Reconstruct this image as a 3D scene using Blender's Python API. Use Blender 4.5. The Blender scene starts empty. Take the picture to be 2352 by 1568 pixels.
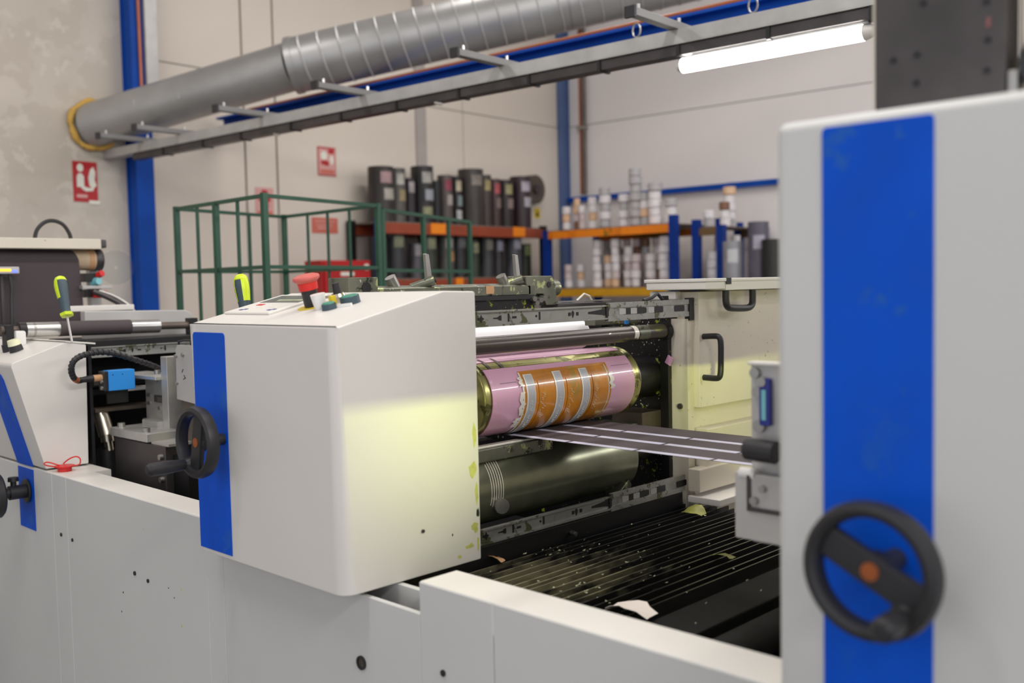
import bpy, bmesh, math, random
from mathutils import Vector, Matrix

# ---------------------------------------------------------------- camera, world, lights, exposure
SC = bpy.context.scene
COL = SC.collection
H = 1.5                      # eye height above the floor; coordinates below are measured from the eye
BY = 0.0624603879            # the hall is turned a little against the press

cd = bpy.data.cameras.new('camera')
cam = bpy.data.objects.new('camera', cd)
COL.objects.link(cam)
SC.camera = cam
cd.sensor_width = 36.0
cd.sensor_fit = 'HORIZONTAL'
cd.lens = 2304.0 / 2352.0 * 36.0
cd.clip_start = 0.02
cd.clip_end = 100
_yaw, _pit, _rol = .776021727, .0565289739, .0216551549
_f = Vector((-math.sin(_yaw) * math.cos(_pit), math.cos(_yaw) * math.cos(_pit), -math.sin(_pit)))
_r = Vector((math.cos(_yaw), math.sin(_yaw), 0))
_d = _f.cross(_r)
_r2 = _r * math.cos(_rol) + _d * math.sin(_rol)
_d2 = -_r * math.sin(_rol) + _d * math.cos(_rol)
cam.matrix_world = Matrix(((_r2.x, -_d2.x, -_f.x, 0), (_r2.y, -_d2.y, -_f.y, 0), (_r2.z, -_d2.z, -_f.z, H), (0, 0, 0, 1)))
cd.dof.use_dof = True
cd.dof.focus_distance = 2.68
cd.dof.aperture_fstop = 2.4

w = bpy.data.worlds.new('world')
SC.world = w
w.use_nodes = True
w.node_tree.nodes['Background'].inputs[0].default_value = (0.965, 0.985, 1.05, 1)
w.node_tree.nodes['Background'].inputs[1].default_value = 0.82

SC.view_settings.view_transform = 'Standard'
SC.view_settings.look = 'None'
SC.view_settings.gamma = 1.0
SC.view_settings.use_curve_mapping = False
SC.view_settings.exposure = 0.20

def lamp(name, loc, size, power, color=(1, .95, .9), aim=(0, 0, -1), roll=0.0):
    l = bpy.data.lights.new(name, 'AREA')
    l.shape = 'RECTANGLE'
    l.size, l.size_y = size
    l.energy = power
    l.color = color
    o = bpy.data.objects.new(name, l)
    COL.objects.link(o)
    q = Vector(aim).to_track_quat('-Z', 'Y')
    o.rotation_mode = 'QUATERNION'
    o.rotation_quaternion = q @ Matrix.Rotation(roll, 3, 'Z').to_quaternion()
    o.location = (loc[0], loc[1], loc[2] + H)
    return o

# long hall luminaires under the ceiling
for (x, y, z, pw) in ((-1.6, 0.2, 3.1, 46), (-1.6, 3.4, 3.1, 46), (-5.0, 1.0, 3.1, 40), (-5.0, 5.6, 3.3, 46), (1.8, 3.0, 3.1, 60), (-1.2, 7.2, 3.3, 70)):
    lamp('hall_lamp', (x, y, z), (0.25, 2.6), pw, (1, .955, .905))
lamp('unseen_side_lamp', (1.47, 6.1, 1.45), (0.09, 3.4), 40, (1, .98, .96), aim=(-.585, -.749, -.31), roll=math.pi / 2)
lamp('unseen_side_lamp', (2.5, 0.4, 2.3), (2.6, 0.35), 85, (1, .96, .92), aim=(-1, .12, -.55))  # unseen lamp, added and aimed to brighten the cabinet's side face
# unseen yellow-green lamps added to put the glow on cabinet and hood
for (y, aim_, pw) in ((1.62, (-.80, -.27, 0), .40), (1.88, (-.80, .80, 0), .85)):
    o_ = lamp('glow_lamp', (-.80, y, -.2625), (.18, .006), pw, (.90, 1.0, .26), aim=aim_)
    o_.data.spread = math.radians(48)

# ---------------------------------------------------------------- materials
def lin(c):
    return tuple(((v / 255.0) / 12.92 if v / 255.0 <= 0.04045 else ((v / 255.0 + 0.055) / 1.055) ** 2.4) for v in c)

_MATS = {}
def mat(name, rgb, rough=.5, metal=0.0, var=.05, scale=5.0, specks=(), bump=0.0, bscale=200.0, coat=0.0, emit=0.0, stretch=None, trans=0.0, stain=None, spec=None):
    if name in _MATS:
        return _MATS[name]
    m = bpy.data.materials.new(name)
    m.use_nodes = True
    nt = m.node_tree
    N, L = nt.nodes, nt.links
    b = N['Principled BSDF']
    b.inputs['Roughness'].default_value = rough
    b.inputs['Metallic'].default_value = metal
    if coat:
        b.inputs['Coat Weight'].default_value = coat
        b.inputs['Coat Roughness'].default_value = .08
    if trans:
        b.inputs['Transmission Weight'].default_value = trans
        b.inputs['IOR'].default_value = 1.2
    if spec is not None:
        b.inputs['Specular IOR Level'].default_value = spec
    c = lin(rgb)
    tc = N.new('ShaderNodeTexCoord')
    mp = N.new('ShaderNodeMapping')
    if stretch:
        mp.inputs['Scale'].default_value = stretch
    L.new(tc.outputs['Object'], mp.inputs['Vector'])
    n = N.new('ShaderNodeTexNoise')
    n.inputs['Scale'].default_value = scale
    n.inputs['Detail'].default_value = 5
    L.new(mp.outputs['Vector'], n.inputs['Vector'])
    r = N.new('ShaderNodeValToRGB')
    r.color_ramp.elements[0].position = .3
    r.color_ramp.elements[1].position = .7
    r.color_ramp.elements[0].color = tuple(max(0, v * (1 - var)) for v in c) + (1,)
    r.color_ramp.elements[1].color = tuple(min(1, v * (1 + var)) for v in c) + (1,)
    L.new(n.outputs['Fac'], r.inputs['Fac'])
    out = r.outputs['Color']
    for i, (srgb, dens, sc, patch) in enumerate(specks):
        v = N.new('ShaderNodeTexNoise')
        v.inputs['Scale'].default_value = sc
        v.inputs['Detail'].default_value = 4
        v.inputs['Roughness'].default_value = .7
        mp2 = N.new('ShaderNodeMapping')
        mp2.inputs['Location'].default_value = (3.1 * i + 1, 7.7 * i, 1.3 * i)
        if stretch:
            mp2.inputs['Scale'].default_value = stretch
        L.new(tc.outputs['Object'], mp2.inputs['Vector'])
        L.new(mp2.outputs['Vector'], v.inputs['Vector'])
        k = N.new('ShaderNodeValToRGB')
        k.color_ramp.elements[0].position = 1 - dens
        k.color_ramp.elements[1].position = min(1, 1 - dens + .02)
        L.new(v.outputs['Fac'], k.inputs['Fac'])
        fac = k.outputs['Color']
        if patch:
            v2 = N.new('ShaderNodeTexNoise')
            v2.inputs['Scale'].default_value = patch
            v2.inputs['Detail'].default_value = 2
            L.new(mp2.outputs['Vector'], v2.inputs['Vector'])
            k2 = N.new('ShaderNodeValToRGB')
            k2.color_ramp.elements[0].position = .48
            k2.color_ramp.elements[1].position = .56
            L.new(v2.outputs['Fac'], k2.inputs['Fac'])
            mm = N.new('ShaderNodeMath'); mm.operation = 'MULTIPLY'
            L.new(fac, mm.inputs[0]); L.new(k2.outputs['Color'], mm.inputs[1])
            fac = mm.outputs[0]
        mx = N.new('ShaderNodeMixRGB')
        mx.inputs[2].default_value = lin(srgb) + (1,)
        L.new(fac, mx.inputs[0])
        L.new(out, mx.inputs[1])
        out = mx.outputs[0]
    if stain:                      # a dried ink stain with a ragged outline of its own
        (sx, sy), (rx, ry), srgb = stain
        m3 = N.new('ShaderNodeMapping')
        m3.vector_type = 'POINT'
        m3.inputs['Location'].default_value = (-sx / rx, -sy / ry, 0)
        m3.inputs['Scale'].default_value = (1 / rx, 1 / ry, 0)
        L.new(tc.outputs['Object'], m3.inputs['Vector'])
        ln = N.new('ShaderNodeVectorMath'); ln.operation = 'LENGTH'
        L.new(m3.outputs['Vector'], ln.inputs[0])
        n3 = N.new('ShaderNodeTexNoise')
        n3.inputs['Scale'].default_value = 22
        n3.inputs['Detail'].default_value = 6
        m4 = N.new('ShaderNodeMapping')
        m4.inputs['Scale'].default_value = (1.6, .5, 1)
        L.new(tc.outputs['Object'], m4.inputs['Vector'])
        L.new(m4.outputs['Vector'], n3.inputs['Vector'])
        ad = N.new('ShaderNodeMath'); ad.operation = 'MULTIPLY_ADD'
        ad.inputs[1].default_value = 2.6
        L.new(n3.outputs['Fac'], ad.inputs[0])
        L.new(ln.outputs['Value'], ad.inputs[2])
        k3 = N.new('ShaderNodeValToRGB')
        k3.color_ramp.elements[0].position = 0.0
        k3.color_ramp.elements[0].color = (1, 1, 1, 1)
        k3.color_ramp.elements[1].position = 1.0
        k3.color_ramp.elements[1].color = (0, 0, 0, 1)
        mr = N.new('ShaderNodeMapRange')
        mr.inputs['From Min'].default_value = 1.5
        mr.inputs['From Max'].default_value = 2.2
        L.new(ad.outputs[0], mr.inputs['Value'])
        L.new(mr.outputs[0], k3.inputs['Fac'])
        mx = N.new('ShaderNodeMixRGB')
        mx.inputs[2].default_value = lin(srgb) + (1,)
        L.new(k3.outputs['Color'], mx.inputs[0])
        L.new(out, mx.inputs[1])
        out = mx.outputs[0]
    L.new(out, b.inputs['Base Color'])
    if emit:
        b.inputs['Emission Color'].default_value = c + (1,)
        b.inputs['Emission Strength'].default_value = emit
    if bump:
        n2 = N.new('ShaderNodeTexNoise')
        n2.inputs['Scale'].default_value = bscale
        n2.inputs['Detail'].default_value = 3
        L.new(mp.outputs['Vector'], n2.inputs['Vector'])
        bp = N.new('ShaderNodeBump')
        bp.inputs['Strength'].default_value = bump
        bp.inputs['Distance'].default_value = .002
        L.new(n2.outputs['Fac'], bp.inputs['Height'])
        L.new(bp.outputs['Normal'], b.inputs['Normal'])
    _MATS[name] = m
    return m

YG, WH, DK = (186, 190, 60), (215, 212, 200), (40, 36, 30)
M = dict(
    grey_paint=mat('grey_paint', (207, 207, 205), .42, var=.02, scale=2.5, specks=(((120, 116, 108), .245, 55, 3),)),
    white_paint=mat('white_paint', (226, 222, 216), .40, var=.02, scale=3, specks=(((170, 160, 140), .26, 40, 4),)),
    cabinet_paint=mat('cabinet_paint', (222, 218, 213), .38, var=.02, scale=3, bump=.02, bscale=90, specks=((YG, .24, 22, 5),)),
    cream_paint=mat('cream_paint', (216, 208, 192), .42, var=.04, scale=4, specks=(((70, 58, 40), .335, 60, 6), (YG, .33, 28, 5))),
    blue_paint=mat('blue_paint', (0, 82, 204), .5, var=.08, scale=9, spec=.18, specks=(((30, 92, 190), .46, 12, 5),)),
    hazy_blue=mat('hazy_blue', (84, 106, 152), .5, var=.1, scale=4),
    pale_yellow=mat('pale_yellow', (232, 232, 196), .4),
    deep_blue=mat('deep_blue', (4, 68, 160), .5, var=.1, scale=4, spec=.2),
    rack_blue=mat('rack_blue', (14, 52, 136), .55, var=.1, scale=4, spec=.2),
    black_plastic=mat('black_plastic', (38, 37, 40), .45, var=.08, scale=20, bump=.05, bscale=500),
    black_steel=mat('black_steel', (24, 23, 25), .42, var=.2, scale=8),
    inky_black=mat('inky_black', (17, 16, 17), .35, var=.3, scale=10, specks=((WH, .36, 110, 9), ((150, 158, 40), .40, 38, 8))),
    steel=mat('steel', (168, 166, 162), .35, .9, var=.08, scale=20),
    bright_steel=mat('bright_steel', (205, 204, 202), .28, .9, var=.05, scale=12),
    galvanised=mat('galvanised', (186, 185, 183), .5, .45, var=.10, scale=9),
    duct_metal=mat('duct_metal', (172, 171, 170), .42, .6, var=.08, scale=5),
    rail_steel=mat('rail_steel', (158, 158, 154), .42, .55, var=.10, scale=18, specks=((WH, .35, 60, 8), ((96, 98, 74), .45, 20, 5))),
    stained_steel=mat('stained_steel', (112, 114, 100), .38, .6, var=.25, scale=16, specks=(((178, 184, 130), .42, 22, 9), ((50, 52, 44), .46, 26, 9), (WH, .36, 48, 10))),
    drum_steel=mat('drum_steel', (132, 134, 112), .26, .6, var=.25, scale=9, specks=(((150, 156, 96), .36, 9, 4),)),
    bar_steel=mat('bar_steel', (84, 78, 74), .30, .6, var=.2, scale=14, stretch=(1, .25, 1), specks=(((112, 116, 62), .45, 16, 5), (WH, .33, 60, 10))),
    dark_steel=mat('dark_steel', (78, 74, 74), .42, .5, var=.22, scale=9),
    brown_steel=mat('brown_steel', (98, 88, 80), .45, .5, var=.2, scale=14),
    gold_metal=mat('gold_metal', (172, 168, 108), .28, .8, var=.2, scale=14, specks=(((110, 108, 64), .44, 18, 0),)),
    pink_sheet=mat('pink_sheet', (224, 172, 198), .32, var=.05, scale=10, coat=.6, specks=(((234, 196, 214), .36, 20, 6),)),
    amber_plate=mat('amber_plate', (196, 124, 12), .26, var=.24, scale=9, coat=.8, stretch=(1, 1.6, 1), specks=(((206, 156, 66), .46, 12, 7), ((168, 128, 20), .46, 7, 4))),
    grey_relief=mat('grey_relief', (182, 183, 186), .35, var=.04, scale=12, coat=.5),
    clear_tape=mat('clear_tape', (232, 228, 216), .3, var=.06, scale=30, coat=.5),
    dark_web=mat('dark_web', (74, 66, 69), .6, var=.04, scale=6, spec=.25),
    printed_lilac=mat('printed_lilac', (196, 195, 214), .5, var=.03, scale=60),
    printed_grey=mat('printed_grey', (140, 132, 132), .5),
    white_roller=mat('white_roller', (240, 240, 242), .3, var=.01, coat=.3),
    white_rubber=mat('white_rubber', (228, 226, 224), .35, var=.02),
    beige_roller=mat('beige_roller', (196, 174, 146), .5, var=.08, scale=18),
    red_plastic=mat('red_plastic', (214, 42, 38), .4, var=.05, scale=20),
    faded_red=mat('faded_red', (198, 98, 90), .6, var=.06, scale=30),
    red_sheet=mat('red_sheet', (178, 14, 18), .38, var=.06, scale=5),
    sign_red=mat('sign_red', (176, 18, 28), .4, var=.04, scale=20),
    sign_pale=mat('sign_pale', (214, 160, 156), .45, var=.05, scale=30),
    sign_white=mat('sign_white', (226, 226, 214), .4, var=.03, scale=30),
    sign_orange=mat('sign_orange', (206, 110, 92), .45, var=.05, scale=30),
    yellow_plastic=mat('yellow_plastic', (228, 200, 50), .45),
    lime=mat('lime', (206, 228, 28), .38, var=.05, scale=40),
    slate_rubber=mat('slate_rubber', (58, 76, 86), .5, var=.06, scale=60),
    green_button=mat('green_button', (70, 140, 118), .4),
    sensor_blue=mat('sensor_blue', (44, 140, 222), .4, var=.03),
    navy=mat('navy', (40, 50, 140), .4, var=.2, scale=40),
    aluminium=mat('aluminium', (190, 188, 184), .4, .6, var=.1, scale=16),
    plate_grey=mat('plate_grey', (186, 184, 182), .42, .3, var=.06, scale=12, specks=(((90, 88, 86), .28, 40, 8),)),
    nickel=mat('nickel', (196, 186, 168), .25, .9, var=.08, scale=18),
    concrete=mat('concrete', (198, 189, 178), .8, var=.10, scale=1.2, bump=.15, bscale=40, specks=(((190, 181, 169), .50, 1.2, 0), ((203, 195, 184), .44, 2.4, 0))),
    wall_panel=mat('wall_panel', (218, 208, 197), .7, var=.04, scale=.8),
    wall_white=mat('wall_white', (232, 227, 226), .7, var=.03, scale=.6),
    seam_grey=mat('seam_grey', (128, 122, 114), .8),
    floor_grey=mat('floor_grey', (120, 118, 114), .6, var=.1, scale=2),
    ceiling_white=mat('ceiling_white', (214, 212, 208), .8, var=.02),
    conduit_grey=mat('conduit_grey', (172, 164, 160), .7),
    arm_grey=mat('arm_grey', (132, 131, 130), .5, .5, var=.1),
    mark_red=mat('mark_red', (120, 78, 76), .6),
    ink_lime=mat('ink_lime', (196, 198, 112), .45, var=.15, scale=60),
    matt_black=mat('matt_black', (15, 15, 16), .7, var=.3, scale=20, spec=.25),
    splat_lime=mat('splat_lime', (150, 158, 62), .4, var=.3, scale=60),
    copper=mat('copper', (178, 104, 70), .4, .3, var=.1),
    foam=mat('foam', (198, 158, 76), .9, var=.15, scale=14, bump=.5, bscale=40),
    cage_green=mat('cage_green', (28, 76, 56), .45, var=.1, scale=8),
    beam_orange=mat('beam_orange', (232, 128, 18), .5, var=.12, scale=4, specks=(((150, 112, 20), .47, 3.2, 0),)),
    beam_red=mat('beam_red', (150, 66, 40), .5, var=.15, scale=5),
    beam_yellow=mat('beam_yellow', (206, 152, 22), .5, var=.12, scale=4),
    beam_brown=mat('beam_brown', (110, 84, 50), .6, var=.1),
    label_orange=mat('label_orange', (246, 140, 24), .5, var=.05, scale=30),
    deck=mat('deck', (120, 108, 98), .8, var=.1),
    paper=mat('paper', (236, 226, 220), .7, var=.02),
    olive_scrap=mat('olive_scrap', (150, 150, 70), .5, var=.2, scale=60),
    chip=mat('chip', (168, 172, 140), .5, var=.3, scale=60),
    core_brown=mat('core_brown', (120, 84, 60), .7),
    tan=mat('tan', (196, 152, 110), .6, var=.06),
    screen=mat('screen', (118, 122, 116), .15, var=.2, scale=30),
    tube_glow=mat('tube_glow', (255, 252, 246), .4, emit=14.0),
    amber_glow=mat('amber_glow', (255, 170, 40), .4, emit=2.0),
    blue_glow=mat('blue_glow', (90, 110, 255), .4, emit=1.5),
    cyan=mat('cyan', (120, 190, 200), .3),
    clear=mat('clear', (235, 238, 240), .05, trans=1.0, var=0),
    tray_paint=mat('tray_paint', (20, 19, 20), .38, var=.3, scale=14, stretch=(1, .35, 1), stain=((-.22, -.33), (.19, .30), (140, 136, 110)), specks=(((150, 158, 150), .34, 40, 2.0),)),
    slat_steel=mat('slat_steel', (46, 45, 45), .35, .4, var=.3, scale=14, stretch=(1, .4, 1), stain=((-.22, -.33), (.19, .30), (158, 152, 124)), specks=(((150, 156, 150), .30, 40, 3),)),
)

# ---------------------------------------------------------------- building helpers
INFO = {}
def _world(v, frame):
    if frame == 'B':
        c, s = math.cos(BY), math.sin(BY)
        return Vector((v[0] * c - v[1] * s, v[0] * s + v[1] * c, v[2] + H))
    return Vector((v[0], v[1], v[2] + H))

def thing(name, label, cat, loc, frame='P', group=None):
    o = bpy.data.objects.new(name, None)
    COL.objects.link(o)
    o.empty_display_size = .05
    o.location = _world(loc, frame)
    if frame == 'B':
        o.rotation_euler = (0, 0, BY)
    o['label'] = label
    o['category'] = cat
    if group:
        o['group'] = group
    INFO[o] = (Vector(loc), frame)
    return o

class MB:
    def __init__(s):
        s.bm = bmesh.new()
    def box(s, x0, x1, y0, y1, z0, z1, bev=0.0, seg=2, only=None, rot=None):
        mt = Matrix.Translation(((x0 + x1) / 2, (y0 + y1) / 2, (z0 + z1) / 2))
        if rot:
            mt = mt @ rot.to_4x4()
        mt = mt @ Matrix.Diagonal((abs(x1 - x0), abs(y1 - y0), abs(z1 - z0), 1))
        r = bmesh.ops.create_cube(s.bm, size=1.0, matrix=mt)
        if bev:
            ed = {e for v in r['verts'] for e in v.link_edges}
            bmesh.ops.bevel(s.bm, geom=list(ed), offset=bev, segments=seg, affect='EDGES', profile=.5)
        return s
    def cyl(s, p0, p1, r0, r1=None, n=24, caps=True):
        p0, p1 = Vector(p0), Vector(p1)
        d = p1 - p0
        mt = Matrix.Translation((p0 + p1) / 2) @ d.to_track_quat('Z', 'Y').to_matrix().to_4x4()
        bmesh.ops.create_cone(s.bm, cap_ends=caps, segments=n, radius1=r0, radius2=r0 if r1 is None else r1, depth=d.length, matrix=mt)
        return s
    def prism(s, poly, axis, a, b, bev=0.0, seg=2):
        def P(u, v, t):
            return (t, u, v) if axis == 'x' else ((u, t, v) if axis == 'y' else (u, v, t))
        va = [s.bm.verts.new(P(u, v, a)) for u, v in poly]
        vb = [s.bm.verts.new(P(u, v, b)) for u, v in poly]
        n = len(poly)
        fs = [s.bm.faces.new(va[::-1]), s.bm.faces.new(vb)]
        for i in range(n):
            fs.append(s.bm.faces.new((va[i], va[(i + 1) % n], vb[(i + 1) % n], vb[i])))
        bmesh.ops.recalc_face_normals(s.bm, faces=fs)
        if bev:
            ed = {e for v in va + vb for e in v.link_edges}
            bmesh.ops.bevel(s.bm, geom=list(ed), offset=bev, segments=seg, affect='EDGES', profile=.5)
        return s
    def lathe(s, prof, p0, axis, n=32, a0=0.0, a1=2 * math.pi, closed=False):
        # prof: (radius, height along axis); closed: the profile is a loop
        ax = Vector(axis).normalized()
        q = Matrix.Identity(3) if ax.z > .999 else ax.to_track_quat('Z', 'Y').to_matrix()
        p0 = Vector(p0)
        full = abs(a1 - a0 - 2 * math.pi) < 1e-6
        m = n if full else n + 1
        rings = []
        for i in range(m):
            a = a0 + (a1 - a0) * i / n
            rings.append([s.bm.verts.new(p0 + q @ Vector((r * math.cos(a), r * math.sin(a), h))) for r, h in prof])
        k = len(prof)
        fs = []
        for i in range(n):
            A, B = rings[i], rings[(i + 1) % m]
            for j in range(k if closed else k - 1):
                jj = (j + 1) % k
                fs.append(s.bm.faces.new((A[j], B[j], B[jj], A[jj])))
        if closed and not full:
            fs.append(s.bm.faces.new(rings[0])); fs.append(s.bm.faces.new(rings[-1][::-1]))
        bmesh.ops.remove_doubles(s.bm, verts=[v for r in rings for v in r if v.is_valid], dist=1e-6)
        bmesh.ops.recalc_face_normals(s.bm, faces=[f for f in fs if f.is_valid])
        return s
    def tube(s, pts, r, n=8, closed=False):
        pts = [Vector(p) for p in pts]
        k = len(pts)
        rings = []
        up = None
        for i, p in enumerate(pts):
            if closed:
                t = pts[(i + 1) % k] - pts[i - 1]
            else:
                t = pts[min(i + 1, k - 1)] - pts[max(i - 1, 0)]
            t.normalize()
            if up is None:
                up = Vector((0, 0, 1)) if abs(t.z) < .9 else Vector((1, 0, 0))
            u = t.cross(up)
            if u.length < 1e-4:
                u = t.orthogonal()
            u.normalize()
            up = u.cross(t).normalized()
            rr = r[i] if isinstance(r, (list, tuple)) else r
            rings.append([s.bm.verts.new(p + (u * math.cos(2 * math.pi * j / n) + up * math.sin(2 * math.pi * j / n)) * rr) for j in range(n)])
        fs = []
        for i in range(k if closed else k - 1):
            A, B = rings[i], rings[(i + 1) % k]
            for j in range(n):
                fs.append(s.bm.faces.new((A[j], A[(j + 1) % n], B[(j + 1) % n], B[j])))
        if not closed:
            fs.append(s.bm.faces.new(rings[0][::-1])); fs.append(s.bm.faces.new(rings[-1]))
        bmesh.ops.recalc_face_normals(s.bm, faces=fs)
        return s
    def sheet(s, rows, th=0.0):
        g = [[s.bm.verts.new(p) for p in row] for row in rows]
        fs = []
        for i in range(len(g) - 1):
            for j in range(len(g[0]) - 1):
                fs.append(s.bm.faces.new((g[i][j], g[i + 1][j], g[i + 1][j + 1], g[i][j + 1])))
        if th:
            bmesh.ops.recalc_face_normals(s.bm, faces=fs)
            bmesh.ops.solidify(s.bm, geom=fs, thickness=th)
        return s
    def rod(s, p0, p1, wx, wy=None):
        # square bar between two points
        p0, p1 = Vector(p0), Vector(p1)
        d = p1 - p0
        mt = Matrix.Translation((p0 + p1) / 2) @ d.to_track_quat('Z', 'Y').to_matrix().to_4x4() @ Matrix.Diagonal((wx, wy or wx, d.length, 1))
        bmesh.ops.create_cube(s.bm, size=1.0, matrix=mt)
        return s
    def mesh(s, name, m, loc, angle=35):
        for v in s.bm.verts:
            v.co -= loc
        for f in s.bm.faces:
            f.smooth = True
        me = bpy.data.meshes.new(name)
        s.bm.to_mesh(me)
        s.bm.free()
        me.set_sharp_from_angle(angle=math.radians(angle))
        me.materials.append(m)
        return me

def root_of(o):
    while o.parent is not None:
        o = o.parent
    return o

def wn(o):
    # keep big flat faces flat beside their rounded edges
    m_ = o.modifiers.new('weighted_normal', 'WEIGHTED_NORMAL')
    m_.keep_sharp = True
    m_.weight = 100

def part(mb, name, m, parent, label=None, stuff=False):
    loc, fr = INFO[root_of(parent)]
    o = bpy.data.objects.new(name, mb.mesh(name, M[m] if isinstance(m, str) else m, loc))
    COL.objects.link(o)
    o.parent = parent
    wn(o)
    if label:
        o['label'] = label
    if stuff:
        o['kind'] = 'stuff'
    return o

def solo(mb, name, m, label, cat, loc, frame='P', group=None):
    """a thing that is one mesh"""
    o = bpy.data.objects.new(name, mb.mesh(name, M[m], Vector(loc)))
    COL.objects.link(o)
    o.location = _world(loc, frame)
    if frame == 'B':
        o.rotation_euler = (0, 0, BY)
    wn(o)
    o['label'] = label
    o['category'] = cat
    if group:
        o['group'] = group
    INFO[o] = (Vector(loc), frame)
    return o

def struct(mb, name, m, loc=(0, 0, 0), frame='B'):
    o = bpy.data.objects.new(name, mb.mesh(name, M[m], Vector(loc)))
    COL.objects.link(o)
    o.location = _world(loc, frame)
    if frame == 'B':
        o.rotation_euler = (0, 0, BY)
    o['kind'] = 'structure'
    INFO[o] = (Vector(loc), frame)
    return o

def dup(o, parent=None, loc=None, label=None, group=None):
    c = o.copy()
    COL.objects.link(c)
    if parent:
        c.parent = parent
    if loc:
        c.location = loc
    if label:
        c['label'] = label
    if group:
        c['group'] = group
    for ch in list(o.children):
        dup(ch, c)
    return c

def ordinal(n):
    return ('first second third fourth fifth sixth seventh eighth ninth tenth eleventh twelfth thirteenth fourteenth fifteenth sixteenth seventeenth eighteenth nineteenth twentieth').split()[n]

# ---------------------------------------------------------------- the hall
WX, WY, FZ, CZ = -7.0, 9.07, -1.5, 4.0
struct(MB().box(-9, 8, -6, 12, FZ - .2, FZ), 'floor', 'floor_grey')
struct(MB().box(-7.3, 7, -6, 9.4, CZ, CZ + .15), 'ceiling', 'ceiling_white')
wl = struct(MB().box(WX - .25, WX - .02, -6, 9.4, FZ, CZ), 'wall_left', 'seam_grey')
part(MB().box(WX - .02, WX, -6, 3.855, FZ, CZ), 'panel', 'concrete', wl, 'mottled bare concrete panel')
for (a, b) in ((3.87, 4.815), (4.835, 5.125), (5.145, 7.4), (7.41, 9.07)):
    part(MB().box(WX - .02, WX, a, b, FZ, 1.735), 'panel', 'wall_panel', wl)
    part(MB().box(WX - .02, WX - .003, a, b, 1.745, CZ), 'panel', 'wall_panel', wl)
wr = struct(MB().box(-7.3, 7, WY + .02, WY + .25, FZ, CZ), 'wall_back', 'seam_grey')
for (a, b) in ((-7, -3.2), (-3.19, 0.6), (.61, 7)):
    part(MB().box(a, b, WY, WY + .02, FZ, 1.745), 'panel', 'wall_white', wr)
    part(MB().box(a, b, WY + .004, WY + .02, 1.755, CZ), 'panel', 'wall_white', wr)

# blue steel column by the duct
t = thing('steel_column', 'tall blue steel column standing against the wall where the concrete meets the panels', 'column', (-6.93, 3.86, FZ), 'B')
t['kind'] = 'thing'
part(MB().box(-6.872, -6.857, 3.79, 3.93, FZ, CZ), 'flange', 'deep_blue', t)
part(MB().box(-6.998, -6.983, 3.79, 3.93, FZ, CZ), 'flange', 'deep_blue', t)
part(MB().box(-6.983, -6.872, 3.80, 3.812, FZ, CZ), 'web_plate', 'deep_blue', t)
solo(MB().box(-6.855, -6.82, 3.885, 3.985, 1.42, CZ, .006), 'conduit_duct', 'galvanised', 'grey rectangular conduit running up the blue column above the round duct', 'conduit', (-6.84, 3.93, 1.42), 'B')
solo(MB().tube([(-6.845, 3.852, 1.40), (-6.845, 3.85, 2.2), (-6.845, 3.85, 3.98)], .012), 'orange_cable', 'copper', 'thin orange cable running up the blue column above the duct', 'cable', (-6.845, 3.852, 1.4), 'B')

t = thing('corner_column', 'slim blue steel column in the far corner of the hall', 'column', (-6.95, 9.0, FZ), 'B')
t['kind'] = 'thing'
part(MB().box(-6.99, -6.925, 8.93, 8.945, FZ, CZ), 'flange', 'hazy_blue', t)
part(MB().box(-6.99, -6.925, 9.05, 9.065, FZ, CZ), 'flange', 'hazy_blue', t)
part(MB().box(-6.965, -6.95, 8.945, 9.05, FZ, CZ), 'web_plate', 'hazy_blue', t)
t = thing('downpipe', 'thin brown downpipe on the end wall beside the corner column', 'pipe', (-6.72, 9.03, .9), 'B')
part(MB().cyl((-6.70, 9.03, .99), (-6.70, 9.03, CZ), .026), 'pipe', 'brown_steel', t)
part(MB().cyl((-6.755, 9.04, .99), (-6.755, 9.04, CZ), .012), 'cable', 'copper', t)
part(MB().box(-6.78, -6.67, 9.0, 9.07, 1.7, 1.73), 'clip', 'steel', t)
solo(MB().box(-6.9985, -6.98, 6.74, 6.87, .62, CZ), 'wall_conduit', 'conduit_grey', 'pale grey conduit running up the panelled wall above the dark sleeves', 'conduit', (-6.98, 6.8, .62), 'B')

t = thing('blue_rail', 'horizontal blue steel rail along the end wall above the roll rack', 'rail', (-5, 9.03, .9), 'B')
part(MB().box(-6.92, -3.0, 9.0, 9.03, .905, .96), 'rail', 'deep_blue', t)
for x in (-6.2, -4.9, -3.6):
    part(MB().box(x - .03, x + .03, 9.03, 9.07, .90, .965), 'bracket', 'deep_blue', t)

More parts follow.
